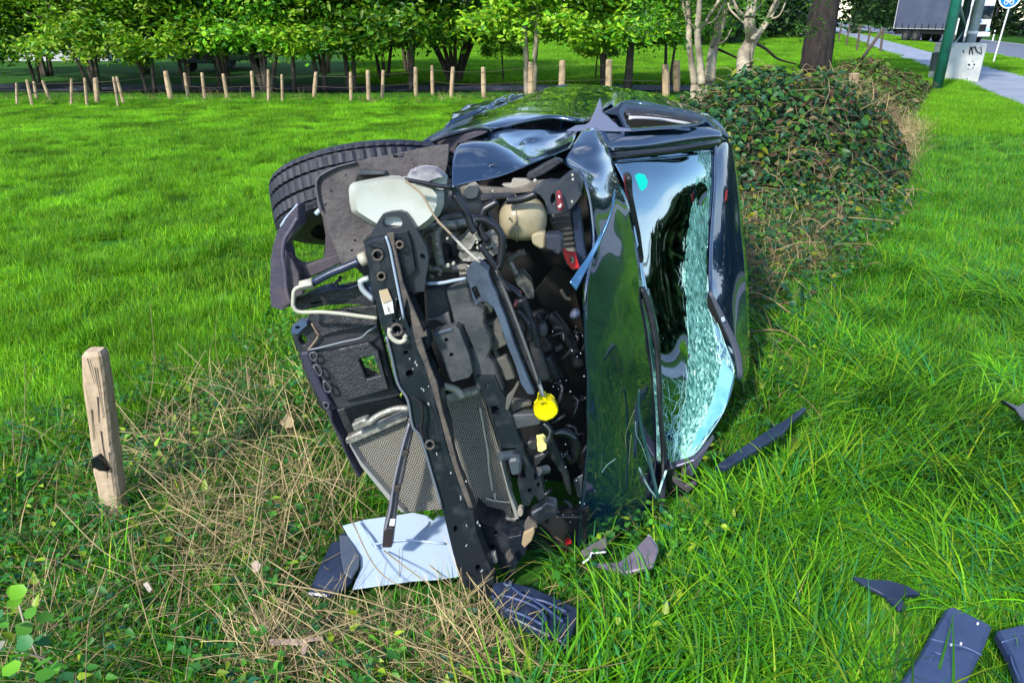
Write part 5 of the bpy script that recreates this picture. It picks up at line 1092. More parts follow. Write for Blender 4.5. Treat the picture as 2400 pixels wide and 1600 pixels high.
# upper rail and strut tower
slab('upper_rail', Z('2', '470 330 560 290 700 290 760 310 900 320 1160 335 1320 290 1400 240 1560 230 1660 230 1580 330 1500 370 1380 370 1100 400 960 400 860 440 760 440 560 460 500 440'), .34, mat('dusty_steel_light', (.16, .14, .115), .75, col2=(.08, .07, .06), vscale=14), car, th=.03)
blob('bump_stop', Z('2', '560 350 620 290 700 290 740 340 720 420 660 445 600 440 570 410'), .28, mat('warm_grey_metal', (.30, .27, .22), .55), .04, .8, bulge=.02, bw=.006)
slab('upper_bracket', Z('2', '1020 275 1140 270 1150 210 1320 215 1400 260 1330 300 1180 340 1060 310'), .36, mat('warm_grey_metal', (.30, .27, .22)), car, th=.03)
slab('headlamp_bracket', Z('2', '1320 150 1360 130 1400 110 1560 20 1700 -40 1780 0 1700 60 1560 150 1420 215 1340 220'), .38, greyp if False else black, car, th=.05, b=.006)
slab('black_tray', Z('2', '750 410 960 400 1130 390 1200 395 1100 445 960 465 800 490 750 485'), .26, black, car, th=.03, b=.005)
slab('washer_pipe_cover', Z('2', '430 300 470 300 500 400 530 500 480 510 420 420 410 340'), .18, black, car, th=.04)
# headlamp carrier arch with the red label
slab('lamp_carrier', Z('2', '1400 350 1500 280 1600 240 1720 250 1800 180 1900 110 1960 130 2020 260 2000 400 1950 480 1870 570 1780 620 1640 645 1580 640 1570 560 1550 480 1500 410 1430 372'), .30, mat('carrier_plastic', (.030, .036, .050), .38, coat=.2, col2=(.06, .065, .075), vscale=8), car, th=.06, b=.008, holes=[disc(*Z('2', '1650 450')[0], 5.5, 13, rot=.1)], tilt=(.04, .0))
slab('red_label', Z('2', '1690 360 1745 345 1770 450 1788 570 1760 610 1715 600 1700 520'), .275, redd, car, th=.01, b=.003)
ptube('label_print', Z('2', '1718 415 1738 430 1725 440'), .262, .003, white, car, n=2); ptube('label_print', Z('2', '1715 540 1735 550 1748 535 1740 515'), .262, .003, white, car, n=2)
for x, y in [(1895, 215), (1885, 487), (1890, 160)]: slab('rivet', disc(*Z('2', f'{x} {y}')[0], 3, n=8), .27, cream, car, th=.01, b=.001)
# battery
slab('battery', Z('2', '1600 670 1640 645 1870 600 1880 700 1930 1100 1975 1290 1900 1340 1820 1250 1760 1100 1700 900 1640 800'), .38, mat('ribbed_grey_case', (.12, .108, .09), .65, col2=(.17, .16, .14), vscale=7), car, th=.10, b=.006)
for k in range(6): ptube('battery_rib', Z('2', f'{1640 + k * 18} {710 + k * 62} {1700 + k * 22} {700 + k * 62} {1860 + k * 12} {685 + k * 62}'), .372, .006, mat('rib_shadow', (.045, .04, .035), .7), car, n=3)
slab('battery_side', Z('2', '1870 600 1970 590 2000 800 2060 1180 1975 1290 1930 1100 1880 700'), .37, navy, car, th=.10, b=.005)
slab('red_latch', Z('2', '1770 1070 1830 1120 1930 1130 1975 1300 1875 1310 1820 1230 1790 1160'), .30, redp, car, th=.03, b=.004, holes=[Z('2', '1855 1145 1890 1140 1915 1190 1910 1240 1875 1240 1855 1200')])
ptube('latch_hook', Z('2', '1870 1165 1900 1180 1895 1225 1870 1225'), .31, .005, mat('warm_grey_metal', (.30, .27, .22)), car, n=3)
# expansion tank
cE = at(*Z('2', '1285 690')[0], 2.47)
V = []; F = []; nu, nv_ = 32, 20
for j in range(nv_ + 1):
    ph = math.pi * j / nv_ - math.pi / 2
    for i in range(nu):
        th_ = 2 * math.pi * i / nu; sx = abs(math.cos(th_)) ** .8 * math.copysign(1, math.cos(th_)); sy = abs(math.sin(th_)) ** .8 * math.copysign(1, math.sin(th_)); cp = abs(math.cos(ph)) ** .75
        V.append(cE + Vector((cp * sx * .083, cp * sy * .085, abs(math.sin(ph)) ** .85 * math.copysign(1, ph) * .072)))
F = [(j * nu + i, j * nu + (i + 1) % nu, (j + 1) * nu + (i + 1) % nu, (j + 1) * nu + i) for j in range(nv_) for i in range(nu)]
et = pydata('expansion_tank', V, F, beigep, car, True)
ring = [cE + Vector((-.024 - .002 * math.sin(a), -math.cos(a) * .090, math.sin(a) * .078)) for a in [2 * math.pi * i / 32 for i in range(33)]]
V, F = tubegeo(ring, .0028, 6); pydata('seam', V, F, beigep, et, True)
slab('tank_foot', Z('2', '1380 900 1450 870 1540 860 1560 900 1550 1060 1500 1070 1400 1010'), .23, beigep, car, th=.05, b=.006)
slab('tank_cap', Z('2', '1560 895 1700 890 1750 900 1770 940 1770 1080 1740 1140 1690 1145 1670 1100 1560 1080'), .21, mat('cap_plastic', (.03, .035, .05), .35), car, th=.06, b=.010)
slab('tank_dot', disc(*Z('2', '1120 698')[0], 2.2, n=8), .22, dark, car, th=.01, b=0)
# darkness below: brake cylinder, hoses, wiring, inner structures
ptube('steering_shaft', Z('2', '1110 1200 1160 1290 1210 1380'), .32, .010, alu, car, n=3); ptube('steering_shaft', Z('2', '1080 1215 1200 1140 1310 1090'), .32, .013, alud, car, n=3)
blob('brake_cylinder', Z('3', '1150 170 1190 110 1250 110 1300 160 1370 230 1400 300 1420 400 1410 460 1340 470 1300 380 1240 300 1180 250'), .30, alud, .05, .75, bulge=.02, bw=.006)
slab('connector', Z('3', '1190 360 1220 350 1250 400 1210 415'), .20, mat('faded_red', (.42, .08, .09), .5), car, th=.02); slab('connector', Z('3', '1130 540 1165 485 1190 510 1160 570'), .20, mat('faded_red', (.42, .08, .09), .5), car, th=.02)
for s, r, o_ in [('1150 620 1230 640 1260 760 1270 880', .013, .25), ('1230 440 1290 600 1340 740 1400 900 1440 1100 1500 1300 1560 1500', .024, .30), ('1180 600 1260 680 1330 800 1360 1000', .010, .24), ('1600 640 1700 760 1800 900 1900 1100 1990 1330', .028, .45),
                 ('1420 620 1480 760 1540 960 1600 1100', .035, .45), ('1560 1200 1640 1350 1700 1500', .03, .42), ('960 180 1060 270 1160 360 1240 430', .009, .12), ('1060 260 1160 330 1230 430', .010, .14)]:
    ptube('engine_hose', Z('3', s), o_, r, black if r > .01 else hose, car, n=5)
slab('motor_mount', disc(*Z('3', '1510 890')[0], 12, 16, rot=-.2, n=16), .28, mat('mount_rubber', (.05, .052, .056), .35), car, th=.06, b=.012)
slab('relay_box', Z('3', '1680 1090 1780 1050 1800 1100 1700 1150'), .40, greyp, car, th=.03); slab('relay_box', Z('3', '1630 740 1720 690 1800 800 1880 950 1800 1000 1700 900'), .45, navy, car, th=.05, b=.01)
cp_ = Z('3', '1870 640 2000 610 2010 720 1890 750'); slab('bump_rubber', cp_, .28, mat('slate_rubber', (.06, .07, .12), .45), car, th=.05, b=.012)
ptube('bay_bead', Z('3', '1760 330 1800 400 1830 440 1890 460'), .30, .007, mat('bay_wall_paint', (.05, .045, .035)), car, n=4)
g = random.Random(4)
for k in range(34):
    x, y = g.uniform(1230, 1365), g.uniform(720, 1240); p = at(x, y, BASE(x, y) + g.uniform(.3, .55)); a = g.uniform(0, 6.28); q = p + Vector((math.cos(a) * .05, .03, math.sin(a) * .08))
    tube('cable', [p, (p + q) / 2 + Vector((.02, 0, .02)), q], g.uniform(.003, .010), hose if g.random() < .7 else black, car, n=3, sides=6)
for k in range(34):
    x, y = g.uniform(1225, 1370), g.uniform(740, 1230); slab('glass_crumb', disc(x, y, g.uniform(.8, 1.7), n=4, rot=g.random() * 3), g.uniform(.18, .30), whites, car, th=.004, b=0)
# ribbed hose loop
ptube('intake_hose', Z('5', '700 480 780 470 850 510 890 590 870 680 830 700 780 640'), .32, .020, blackg, car, n=6, sides=10)
slab('duct', Z('5', '590 430 640 400 690 470 700 560 760 700 830 860 850 1010 820 980 760 820 680 700 640 600 590 520'), .22, mat('satin_black', (.02, .022, .026), .3), car, th=.04, b=.012)
slab('pulley_guard', Z('5', '865 870 950 825 935 1025 905 1015'), .30, greyp, car, th=.01)
# radiator support: upper crossmember
slab('crossmember', Z('3', '245 325 330 290 450 235 480 230 540 260 600 480 640 545 760 600 760 780 850 960 860 1085 800 1220 900 1320 960 1500 1010 1700 660 1640 570 1290 510 1110 600 1100 520 930 490 800 410 790 370 810 320 600'), .10, greyp, car, th=.05, b=.006)
slab('crossmember_cover', Z('3', '75 900 330 830 380 810 430 860 500 1040 560 1200 605 1410 555 1480 340 1540 300 1500 200 1200'), .055, greyp, car, th=.05, b=.007, holes=[disc(*Z('3', '325 1185')[0], 5), disc(*Z('3', '258 990')[0], 5)])
slab('crossmember_cover_edge', Z('3', '75 905 330 832 350 870 110 950'), .05, bluep, car, th=.01)
slab('support_panel', Z('3', '0 350 240 300 320 600 340 800 0 880'), .16, greyp, car, th=.04, b=.005)
slab('support_panel_step', Z('3', '0 720 130 700 290 620 330 810 240 790 100 720 0 755'), .13, mat('pale_grey_plastic', (.10, .105, .105), .5), car, th=.02)
slab('latch_panel', Z('3', '520 120 550 30 600 -20 690 -40 760 0 820 60 810 130 860 270 920 380 960 520 1030 690 1100 900 1150 1050 1250 1290 1360 1568 1410 1700 1330 1700 1240 1568 1170 1330 1060 1060 960 760 880 560 800 490 700 490 640 540 600 430 560 260 530 190'), .03, bluep, car, th=.025, b=.005, holes=[Z('3', '585 310 650 275 720 440 650 465')])
slab('latch_strip', Z('3', '588 320 620 310 655 445 640 460'), .05, whites, car, th=.006)
slab('support_rail', Z('3', '830 90 910 60 960 200 1060 420 1150 700 1270 980 1350 1240 1480 1568 1440 1568 1380 1480 1220 1150 1120 880 1000 560 900 300'), .07, black, car, th=.04, b=.006)
ptube('rail_edge', Z('3', '915 70 1000 290 1100 540 1200 800 1290 1040 1370 1260 1470 1560'), .055, .005, mat('pale_grey_plastic', (.16, .17, .17)), car, n=4)
ptube('rail_edge', Z('3', '960 0 930 70 1000 240 1100 350'), .04, .004, black, car, n=4)
slab('support_web', Z('3', '800 870 1000 920 1060 1050 900 1130 940 1230 1040 1210 1100 1320 1160 1500 1040 1530 970 1450 920 1270 850 1100'), .14, mat('grimy_grey', (.09, .088, .075), .7), car, th=.03, b=.004)
slab('support_web', Z('3', '770 770 960 720 1000 900 830 960'), .15, mat('grimy_grey', (.09, .088, .075)), car, th=.03, b=.004, holes=[disc(*Z('3', '840 812')[0], 3.5)])
slab('round_lamp', disc(*Z('3', '790 590')[0], 15, 14, n=16), .15, mat('smoked_lens', (.05, .06, .055), .2), car, th=.02, b=.004)
ptube('horn_wire', Z('3', '0 250 200 240 350 210 520 180'), .07, .006, mat('pale_blue_edge', (.3, .36, .45), .4), car, n=4)
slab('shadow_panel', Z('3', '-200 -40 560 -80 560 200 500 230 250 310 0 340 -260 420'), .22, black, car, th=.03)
for s in ['20 20 60 60 150 50 190 90 160 140', '90 170 40 150', '200 0 260 40 330 20', '430 60 520 50 530 110 430 120']: ptube('loom', Z('3', s), .12, .009, alud, car, n=4)
# lower crossmember with brackets (right of the radiator)
slab('lower_crossmember', Z('5', '50 0 210 0 250 100 310 200 330 270 380 420 430 560 480 690 540 800 540 870 600 860 630 1000 590 1030 540 1000 500 1080 450 1090 430 1020 400 880 480 860 430 700 320 700 400 600 270 605 230 440 190 340 150 240 95 110'), .09, frame, car, th=.05, b=.005, holes=[Z('5', '175 255 230 250 270 310 240 330 190 320'), disc(*Z('5', '145 85')[0], 5), disc(*Z('5', '505 960')[0], 6), disc(*Z('5', '575 910')[0], 4, 6)])
slab('cross_arm', Z('5', '330 330 540 320 600 390 590 410 400 450 330 450'), .10, greyp, car, th=.04, b=.005); slab('cross_arm_top', Z('5', '340 210 500 230 520 250 430 270 350 320 320 260'), .12, mat('grimy_grey', (.09, .088, .075)), car, th=.03)
slab('mount_block', Z('5', '320 710 400 690 435 720 430 830 355 845'), .06, mat('slate_plastic', (.05, .065, .08), .45), car, th=.06, b=.008)
cyl('peg', at(*Z('5', '255 675')[0], 2.17), at(*Z('5', '380 655')[0], 2.20), .018, mat('slate_plastic', (.05, .065, .08)), car)
cyl('peg', at(*Z('5', '570 800')[0], 2.20), at(*Z('5', '650 780')[0], 2.24), .017, greyp, car)
slab('strut_plate', Z('5', '310 180 360 130 400 60 420 70 380 150 350 230 320 300 300 280'), .07, mat('grimy_grey', (.09, .088, .075)), car, th=.02)
slab('arm_bracket', Z('5', '540 680 640 640 665 650 620 680 550 720 550 780 535 780'), .12, black, car, th=.02)
# yellow caps
yc = blob('filler_cap', Z('5', '575 190 600 175 630 178 638 200 690 205 720 230 745 285 740 320 700 360 640 385 580 370 545 335 535 285 565 250'), .08, yellow, .03, .82, bulge=.012, bw=.004)
ptube('cap_rib', Z('5', '590 235 610 215 630 225'), .07, .003, mat('yellow_shade', (.5, .40, .0), .4), car, n=3)
ptube('dipstick', Z('5', '555 0 590 90 615 175'), .10, .008, mat('stick_grey', (.30, .30, .30), .4), car, n=3)
blob('reservoir_cap', Z('5', '565 560 620 548 640 570 640 610 600 635 575 630'), .09, mat('pale_yellow', (.75, .70, .22), .4), .03, .8, bulge=.01, bw=.004)
slab('cap_neck', Z('5', '470 570 520 540 565 560 575 625 520 630 480 610'), .13, black, car, th=.04, b=.006)
ptube('bent_wire', Z('5', '620 400 670 450 670 500 640 560'), .10, .005, greyp, car, n=3)
# broken metal at the bottom
slab('bent_bracket', Z('5', '510 1150 600 1100 640 1060 720 1080 735 1120 720 1180 640 1210 580 1255 520 1210'), .06, frame, car, th=.05, b=.006)
slab('torn_flange', Z('5', '490 1190 560 1240 570 1270 500 1300 455 1280 460 1240'), .04, rust, car, th=.02, b=.003)
slab('torn_flange', Z('5', '450 1320 540 1270 545 1310 520 1380 460 1440 435 1410'), .03, mat('bare_ochre_metal', (.32, .23, .13), .6), car, th=.02, b=.003)
slab('chassis_rail_end', Z('5', '40 1150 120 1230 250 1260 330 1350 430 1330 490 1380 470 1480 400 1568 380 1640 300 1700 200 1500 100 1400'), .10, frame, car, th=.10, b=.008, holes=[disc(*Z('5', '190 1430')[0], 6), disc(*Z('5', '220 1310')[0], 5)])
slab('torn_flange', Z('5', '300 1500 340 1460 375 1520 330 1568'), .04, rust, car, th=.02); slab('torn_flange', Z('5', '150 1490 215 1480 235 1568 190 1560'), .05, mat('grimy_pale', (.30, .27, .23), .7), car, th=.02)
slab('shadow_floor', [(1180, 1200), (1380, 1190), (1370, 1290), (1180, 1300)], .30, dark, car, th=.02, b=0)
ptube('loose_rod', Z('5', '730 1180 920 1180'), .25, .003, alud, car, n=2)
# radiator with its core, tanks and side pipe
rad = slab('radiator', Z('C', '575 900 930 740 1145 645 1385 590 1500 950 1560 1160 1565 1330 1370 1330 1130 1290 900 1310 820 1230 700 1100 640 1010'), .20, rm, car, th=.04, b=.002)
slab('radiator_frame', Z('C', '540 860 600 830 700 790 930 690 940 710 930 745 760 820 580 895 548 893'), .165, alu, car, th=.04, b=.006); slab('radiator_frame', Z('C', '1135 625 1260 580 1365 550 1372 585 1260 620 1142 650'), .165, alu, car, th=.04, b=.005)
slab('radiator_side', Z('C', '570 895 580 895 650 1005 830 1215 905 1300 895 1312 815 1240 640 1025'), .17, mat('alu_edge', (.4, .4, .38), .5, .4), car, th=.05, b=.002)
slab('radiator_foot', Z('C', '1360 1325 1568 1345 1600 1345 1590 1365 1568 1362 1365 1340'), .17, alu, car, th=.04, b=.003); slab('radiator_side', Z('5', '245 600 265 700 300 860 345 1000 400 1140 415 1200 385 1200 340 1050 290 860 250 700'), .16, mat('alu_edge', (.4, .4, .38)), car, th=.04, b=.003)
slab('radiator_plug', disc(*Z('5', '425 1145')[0], 7, 10), .14, mat('warm_grey_metal', (.30, .27, .22)), car, th=.03)
ptube('coolant_pipe', Z('C', '690 765 740 720 820 685 880 670 935 672'), .13, .012, alu, car, n=4); ptube('coolant_pipe', Z('C', '1105 530 1180 540 1230 560 1265 600'), .12, .013, cream, car, n=4)
slab('pipe_block', Z('C', '580 770 670 735 690 760 690 780 600 815'), .13, alu, car, th=.04, b=.005)
ptube('fin_damage', Z('5', '90 270 110 380 130 500 155 640 165 780 180 870 190 960'), .19, .004, mat('scraped_alu', (.5, .47, .40), .5), car, n=4); ptube('fin_damage', Z('5', '140 1025 220 1045 340 1055'), .19, .004, mat('scraped_alu', (.5, .47, .40)), car, n=3); ptube('fin_damage', Z('5', '210 980 220 1050'), .19, .004, mat('scraped_alu', (.5, .47, .40)), car, n=2)
slab('radiator_shroud', Z('C', '300 330 460 690 470 760 520 850 560 960 640 1100 620 1090 560 980 480 800 430 690 350 520 270 340'), .15, mat('edge_plastic', (.035, .035, .055), .5), car, th=.06, b=.005)
slab('shroud_back', Z('C', '460 690 860 600 930 660 930 700 560 850 480 800'), .25, black, car, th=.02)
# left underfloor panel
slab('splash_panel', Z('6', '300 650 330 590 480 520 500 480 1000 420 1290 440 1300 600 1330 720 1480 1300 1560 1400 1440 1440 1120 1500 800 1568 650 1568 560 1380 430 1080 390 920 330 780'), .15, mat('panel_black', (.022, .024, .030), .42, col2=(.045, .047, .055), vscale=10, bump=.2), car, th=.03, b=.006,
     holes=[Z('6', '1075 995 1110 975 1255 950 1340 1175 1180 1220 1160 1200'), disc(*Z('6', '440 770')[0], 9, 13, rot=-.3)], tilt=(.02, 0))
slab('panel_inset', Z('6', '655 925 870 870 1190 800 1300 900 1420 1330 920 1475'), .135, mat('textured_black', (.035, .038, .045), .4, col2=(.02, .021, .026), vscale=35, bump=.45, bscale=120), car, th=.02, b=.003, holes=[Z('6', '1075 995 1110 975 1255 950 1340 1175 1180 1220 1160 1200')])
slab('panel_top', Z('6', '550 575 900 510 1290 520 1290 600 1200 610 870 660 650 728'), .13, mat('wet_dust_black', (.05, .052, .058), .6, col2=(.015, .016, .02), vscale=45, bump=1, bscale=160), car, th=.015, b=.002)
ptube('panel_ridge', Z('6', '500 880 620 860 900 790 1100 745 1190 670 1290 610'), .128, .004, mat('ridge_grey', (.12, .14, .17), .4), car, n=4); ptube('panel_ridge', Z('6', '540 575 600 680 620 720 560 810 500 880'), .128, .004, mat('ridge_brown', (.20, .14, .10), .6), car, n=3)
slab('panel_edge', Z('6', '410 920 500 905 560 1080 640 1260 740 1460 800 1568 700 1568 600 1400 500 1180'), .125, mat('violet_plastic', (.035, .035, .06), .4), car, th=.02, b=.004)
slab('corner_bracket', Z('6', '300 690 320 610 360 580 480 560 490 600 430 650 380 700'), .11, mat('slate_blue', (.05, .08, .15), .35), car, th=.05, b=.006, holes=[disc(*Z('6', '380 625')[0], 6, 4)])
for s in ['520 920 580 910 605 960 580 1000 540 990', '560 1060 620 1060 660 1150 620 1170', '680 1230 740 1280 770 1340 730 1365 690 1330', '680 1480 740 1500 730 1550 690 1540']: ptube('moulded_rib', Z('6', s + ' ' + ' '.join(s.split()[:2])), .118, .004, mat('ridge_dark', (.06, .062, .075), .4), car, n=3)
ptube('loose_strip', Z('6', '1140 1110 1200 1150 1290 1180'), .20, .014, rust, car, n=3)
# upper struts and hoses at the left
slab('bumper_bracket', Z('1', '195 1110 215 1060 300 950 400 840 412 840 410 920 428 1105 370 1180 300 1260 250 1350 290 1480 300 1568 300 1700 330 2000 340 2060 200 2130 80 2080 65 1900 75 1500 100 1350 150 1170'), .10, mat('bracket_violet', (.07, .062, .095), .45, col2=(.12, .09, .10), vscale=7, cpos=(.5, .7), bump=.2), car, th=.06, b=.006, tilt=(0, .02))
slab('bracket_face', Z('A', '180 1080 220 1120 260 1200 270 1290 290 1330 250 1350 240 1370 225 1395 190 1400 150 1420 190 1300 185 1200'), .09, brownp, car, th=.03)
ptube('bracket_rim', Z('1', '200 1105 260 1010 330 930 412 832'), .09, .005, mat('pale_blue_edge', (.3, .36, .45)), car, n=3); ptube('bracket_ridge', Z('A', '255 860 210 940 175 1000 165 1100 180 1200 190 1320 215 1390'), .075, .007, mat('bracket_violet', (.07, .062, .095)), car, n=4)
slab('support_arm', Z('A', '180 1055 195 1050 230 1120 275 1150 330 1145 500 1090 520 1085 530 1140 380 1210 270 1260 240 1250 200 1180'), .14, brownp, car, th=.03, b=.004)
slab('support_arm', Z('A', '200 1130 250 1180 270 1260 280 1330 255 1345 230 1260'), .12, black, car, th=.03)
ptube('rod', Z('A', '640 1125 560 1160 450 1205 340 1265'), .07, .013, navy, car, n=3, sides=10)
ptube('rod_end', Z('A', '680 1105 640 1125'), .06, .022, cream, car, n=2); ptube('rod_sleeve', Z('A', '275 1280 350 1262'), .07, .017, cream, car, n=2)
ptube('cream_pipe', Z('A', '345 1268 270 1285 235 1310 228 1370 232 1410 270 1440 400 1440 520 1450 640 1465 742 1478'), .05, .0068, cream, car, n=6)
slab('lower_frame', Z('A', '225 1370 310 1330 380 1300 470 1280 490 1300 640 1260 700 1250 720 1280 720 1400 560 1390 420 1400 330 1420 260 1435 240 1400'), .16, black, car, th=.04, b=.005, holes=[Z('A', '330 1385 400 1372 410 1380 340 1395')] )
slab('lower_frame_rail', Z('A', '340 1320 400 1295 440 1280 480 1290 560 1290 700 1240 710 1262 560 1310 480 1310 380 1340'), .12, navy, car, th=.03, b=.004)
slab('lower_frame_tail', Z('A', '520 1420 740 1400 745 1470 600 1440'), .14, black, car, th=.02); ptube('hanging_clip', Z('A', '510 1220 515 1240 490 1260 495 1285'), .1, .006, black, car, n=3)
slab('lamp_bezel', Z('A', '640 1260 690 1230 712 1230 720 1370 690 1340 655 1300'), .10, mat('bezel_blue', (.03, .05, .10), .3, coat=.5), car, th=.03); ptube('chrome_trim', Z('A', '692 1232 645 1250 640 1265 660 1310 720 1365'), .085, .010, mat('chrome_pale', (.55, .62, .68), .25, .5), car, n=4)
slab('drop_panel', Z('A', '410 1110 425 970 440 965 490 1080'), .20, brownp, car, th=.02)
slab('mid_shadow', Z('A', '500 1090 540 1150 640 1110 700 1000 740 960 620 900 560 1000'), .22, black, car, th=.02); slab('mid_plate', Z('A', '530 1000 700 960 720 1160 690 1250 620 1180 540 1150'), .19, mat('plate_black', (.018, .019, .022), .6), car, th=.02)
# bumper beam and tow plate
slab('tow_plate', Z('1', '1285 1225 1350 1110 1400 1020 1450 950 1540 925 1650 915 1730 940 1790 1020 1870 1150 1930 1260 1980 1350 2010 1460 2000 1600 1970 1760 1960 1900 1600 1900 1400 1500'), .02, mat('plate_blue_black', (.018, .023, .033), .38, coat=.2), car, th=.02, b=.004,
     holes=[Z('1', '1445 1060 1460 1010 1500 985 1560 980 1620 980 1665 1000 1690 1050 1675 1100 1620 1118 1560 1122 1500 1120 1460 1095'), Z('1', '1905 1450 1925 1430 1960 1450 1970 1490 1945 1510 1915 1490')])
BM = Z('A', '655 1000 700 975 800 960 840 960 925 950 945 1010 975 1180 955 1200 920 1230 900 1260 930 1350 960 1420 990 1480 1030 1568') + Z('C', '1040 200 1060 300 1010 330 1080 450 1130 560 1150 700 1180 800 1200 960 1240 1080 1290 1200 1330 1300 1345 1420 1400 1568') + Z('P', '1150 1330 1168 1420 1158 1440 1120 1395 1088 1370') + Z('C', '1210 1568 1170 1400 1140 1280 1080 1080 1010 850 960 780 930 620 870 520 830 350 800 230 760 150 730 0') + Z('A', '720 1400 700 1250 680 1100')
hl = [Z('A', '720 1080 745 1068 768 1085 768 1112 745 1120 722 1105'), disc(*Z('A', '770 1222')[0], 7), Z('A', '862 1015 880 1005 895 1020 895 1040 878 1048 865 1035'), disc(*Z('C', '940 458')[0], 9), disc(*Z('C', '1065 893')[0], 5), disc(*Z('C', '862 190')[0], 9), disc(*Z('C', '917 330')[0], 6, 5), disc(*Z('C', '845 137')[0], 4), disc(*Z('P', '1120 1330')[0], 6, 8), disc(*Z('I', '1222 232')[0], 5, 8)]
slab('bumper_beam', BM, .0, frame, car, th=.06, b=.006, seg=2, holes=hl)
slab('beam_face', Z('A', '665 1030 700 1005 790 985 810 1040 840 1150 870 1300 910 1480 935 1568') + Z('C', '960 100 1000 200 1020 330 1080 480 1100 640 1140 760 1170 900 1230 1080 1270 1180 1300 1300 1250 1230 1200 1120 1150 980 1120 840 1080 680 1050 560 1010 420 960 300 930 200 900 100 870 0') + Z('A', '850 1500 800 1300 760 1160 770 1060 700 1040'), -.022, frame, car, th=.024, b=.004)
slab('beam_dirt_flange', Z('A', '800 960 845 955 850 1040 880 1160 900 1260 935 1350 965 1420 1010 1520 1030 1568') + Z('C', '1040 190 1050 230 1010 240 1060 400 1110 520 1140 680 1190 840 1230 1000 1280 1140 1330 1280 1300 1280 1250 1150 1200 1000 1160 860 1120 700 1080 560 1030 400 985 300 960 190 940 60 925 0') + Z('A', '900 1450 870 1320 840 1180 815 1040'), -.030, rust, car, th=.010, b=.002)
for (x, y), r in ((Z('A', '745 1092')[0], 12), (Z('C', '1065 893')[0], 10), (Z('A', '768 1222')[0], 9), (Z('C', '862 190')[0], 13), (Z('A', '880 1028')[0], 8)):
    P_ = [at(x + r * math.cos(a), y + r * math.sin(a), BASE(x, y) - .026) for a in [2 * math.pi * i / 16 for i in range(17)]]; V, F = tubegeo(P_, .004, 6); pydata('hole_rim', V, F, rust, car, True)
tube('towing_clip', [at(*q, BASE(*q) - .03) for q in Z('C', '820 180 820 220 850 255 890 265 920 240 905 225')], .008, cream, car, n=4)
slab('paper_label', Z('A', '752 1310 805 1298 835 1370 845 1445 790 1457'), -.030, paper, car, th=.003, b=0); slab('label_top', Z('A', '752 1310 805 1298 832 1366 778 1388'), -.034, paperb, car, th=.003, b=0)
ptube('label_line', Z('A', '805 1405 815 1440'), -.036, .0012, graf, car, n=2)
ptube('beam_edge', Z('A', '795 975 820 1050 840 1150 870 1300 905 1480') , -.035, .004, mat('pale_blue_edge', (.3, .36, .45)), car, n=4); ptube('beam_edge', Z('C', '800 230 830 350 870 520 930 620 960 780 1010 850 1080 1080 1140 1280'), -.006, .005, mat('ridge_grey', (.12, .14, .17)), car, n=4)
ptube('beam_crease', Z('C', '960 600 1010 640 1020 720 1010 800 1030 860'), -.024, .005, dark, car, n=4)
for k in range(26):
    t_ = g.random(); x = 900 + 235 * t_ + g.gauss(0, 14); y = 640 + 700 * t_; slab('paint_chip', disc(x, y, g.uniform(.8, 2), g.uniform(1.5, 4.5), n=5, rot=g.uniform(-.8, .8)), -.026, mat('chip_grey', (.32, .34, .34), .6), car, th=.003, b=0)
# hanging trim bar
slab('hanging_bar', Z('C', '935 730 970 770 940 900 925 960 890 1140 870 1190 850 1350 830 1525 770 1525 780 1400 810 1260 850 1100 880 930'), .07, mat('bar_violet_grey', (.11, .105, .125), .45, col2=(.07, .065, .08), vscale=8), car, th=.03, b=.004)
slab('bar_slot', Z('C', '898 932 938 936 928 972 892 966'), .055, mat('slot_brown', (.035, .03, .026), .6), car, th=.015); slab('bar_slot', Z('C', '848 1145 885 1148 878 1190 840 1184'), .055, mat('slot_brown', (.035, .03, .026)), car, th=.015)
slab('bar_end', Z('C', '808 1400 842 1405 828 1525 772 1525 782 1420'), .055, mat('bar_dark', (.03, .024, .026), .4), car, th=.02, b=.003); slab('bar_label', Z('C', '822 1350 852 1350 846 1390 816 1388'), .05, white, car, th=.004, b=0)
ptube('bar_edge', Z('C', '940 760 900 900 870 1020 840 1160 820 1300 790 1420'), .06, .004, mat('bar_edge_c', (.2, .2, .24), .4), car, n=4)

# ================================================================== DEBRIS IN THE GRASS
d = flat('bumper_panel', P_SHEET, .14, whites, None, th=.006, b=.002, tilt=(0, .10)); tag(d, 'torn white reflective body panel lying under the bumper beam', 'panel')
for s in ['640 200 700 280 740 350', '960 300 1040 220 1060 190', '700 330 900 300 1150 320']: 
    q = Z('I', s); o = tube('crease', [on(x, y, .155) for x, y in q], .004, whites, d, n=4)
d = flat('grille_flap', P_FLAP, .12, navy, None, th=.02, b=.006); tag(d, 'dark navy plastic flap sticking out left of the white panel', 'panel')
o = flat('grey_corner', Z('I', '510 270 560 270 600 330 636 400 630 460 585 530 540 500 520 400'), .145, mat('slate_grey_flap', (.07, .085, .12), .45), d, th=.01)
d = flat('undertray', P_TRAY, .12, navy, None, th=.04, b=.008, tilt=(-.1, .05), holes=[Z('I', '1625 605 1650 603 1650 625 1628 628'), Z('I', '1870 740 1910 745 1900 770 1870 765')]); tag(d, 'broken dark navy undertray with moulded ridges at the foot of the bumper beam', 'undertray')
for s in ['1500 640 1560 650 1650 680 1730 720 1770 780 1740 815', '1530 560 1640 640 1780 680 1900 740', '1520 720 1640 760 1760 820', '1660 640 1780 720 1880 800']:
    tube('ridge', [on(x, y, .13) for x, y in Z('I', s)], .006, navyl, d, n=5)
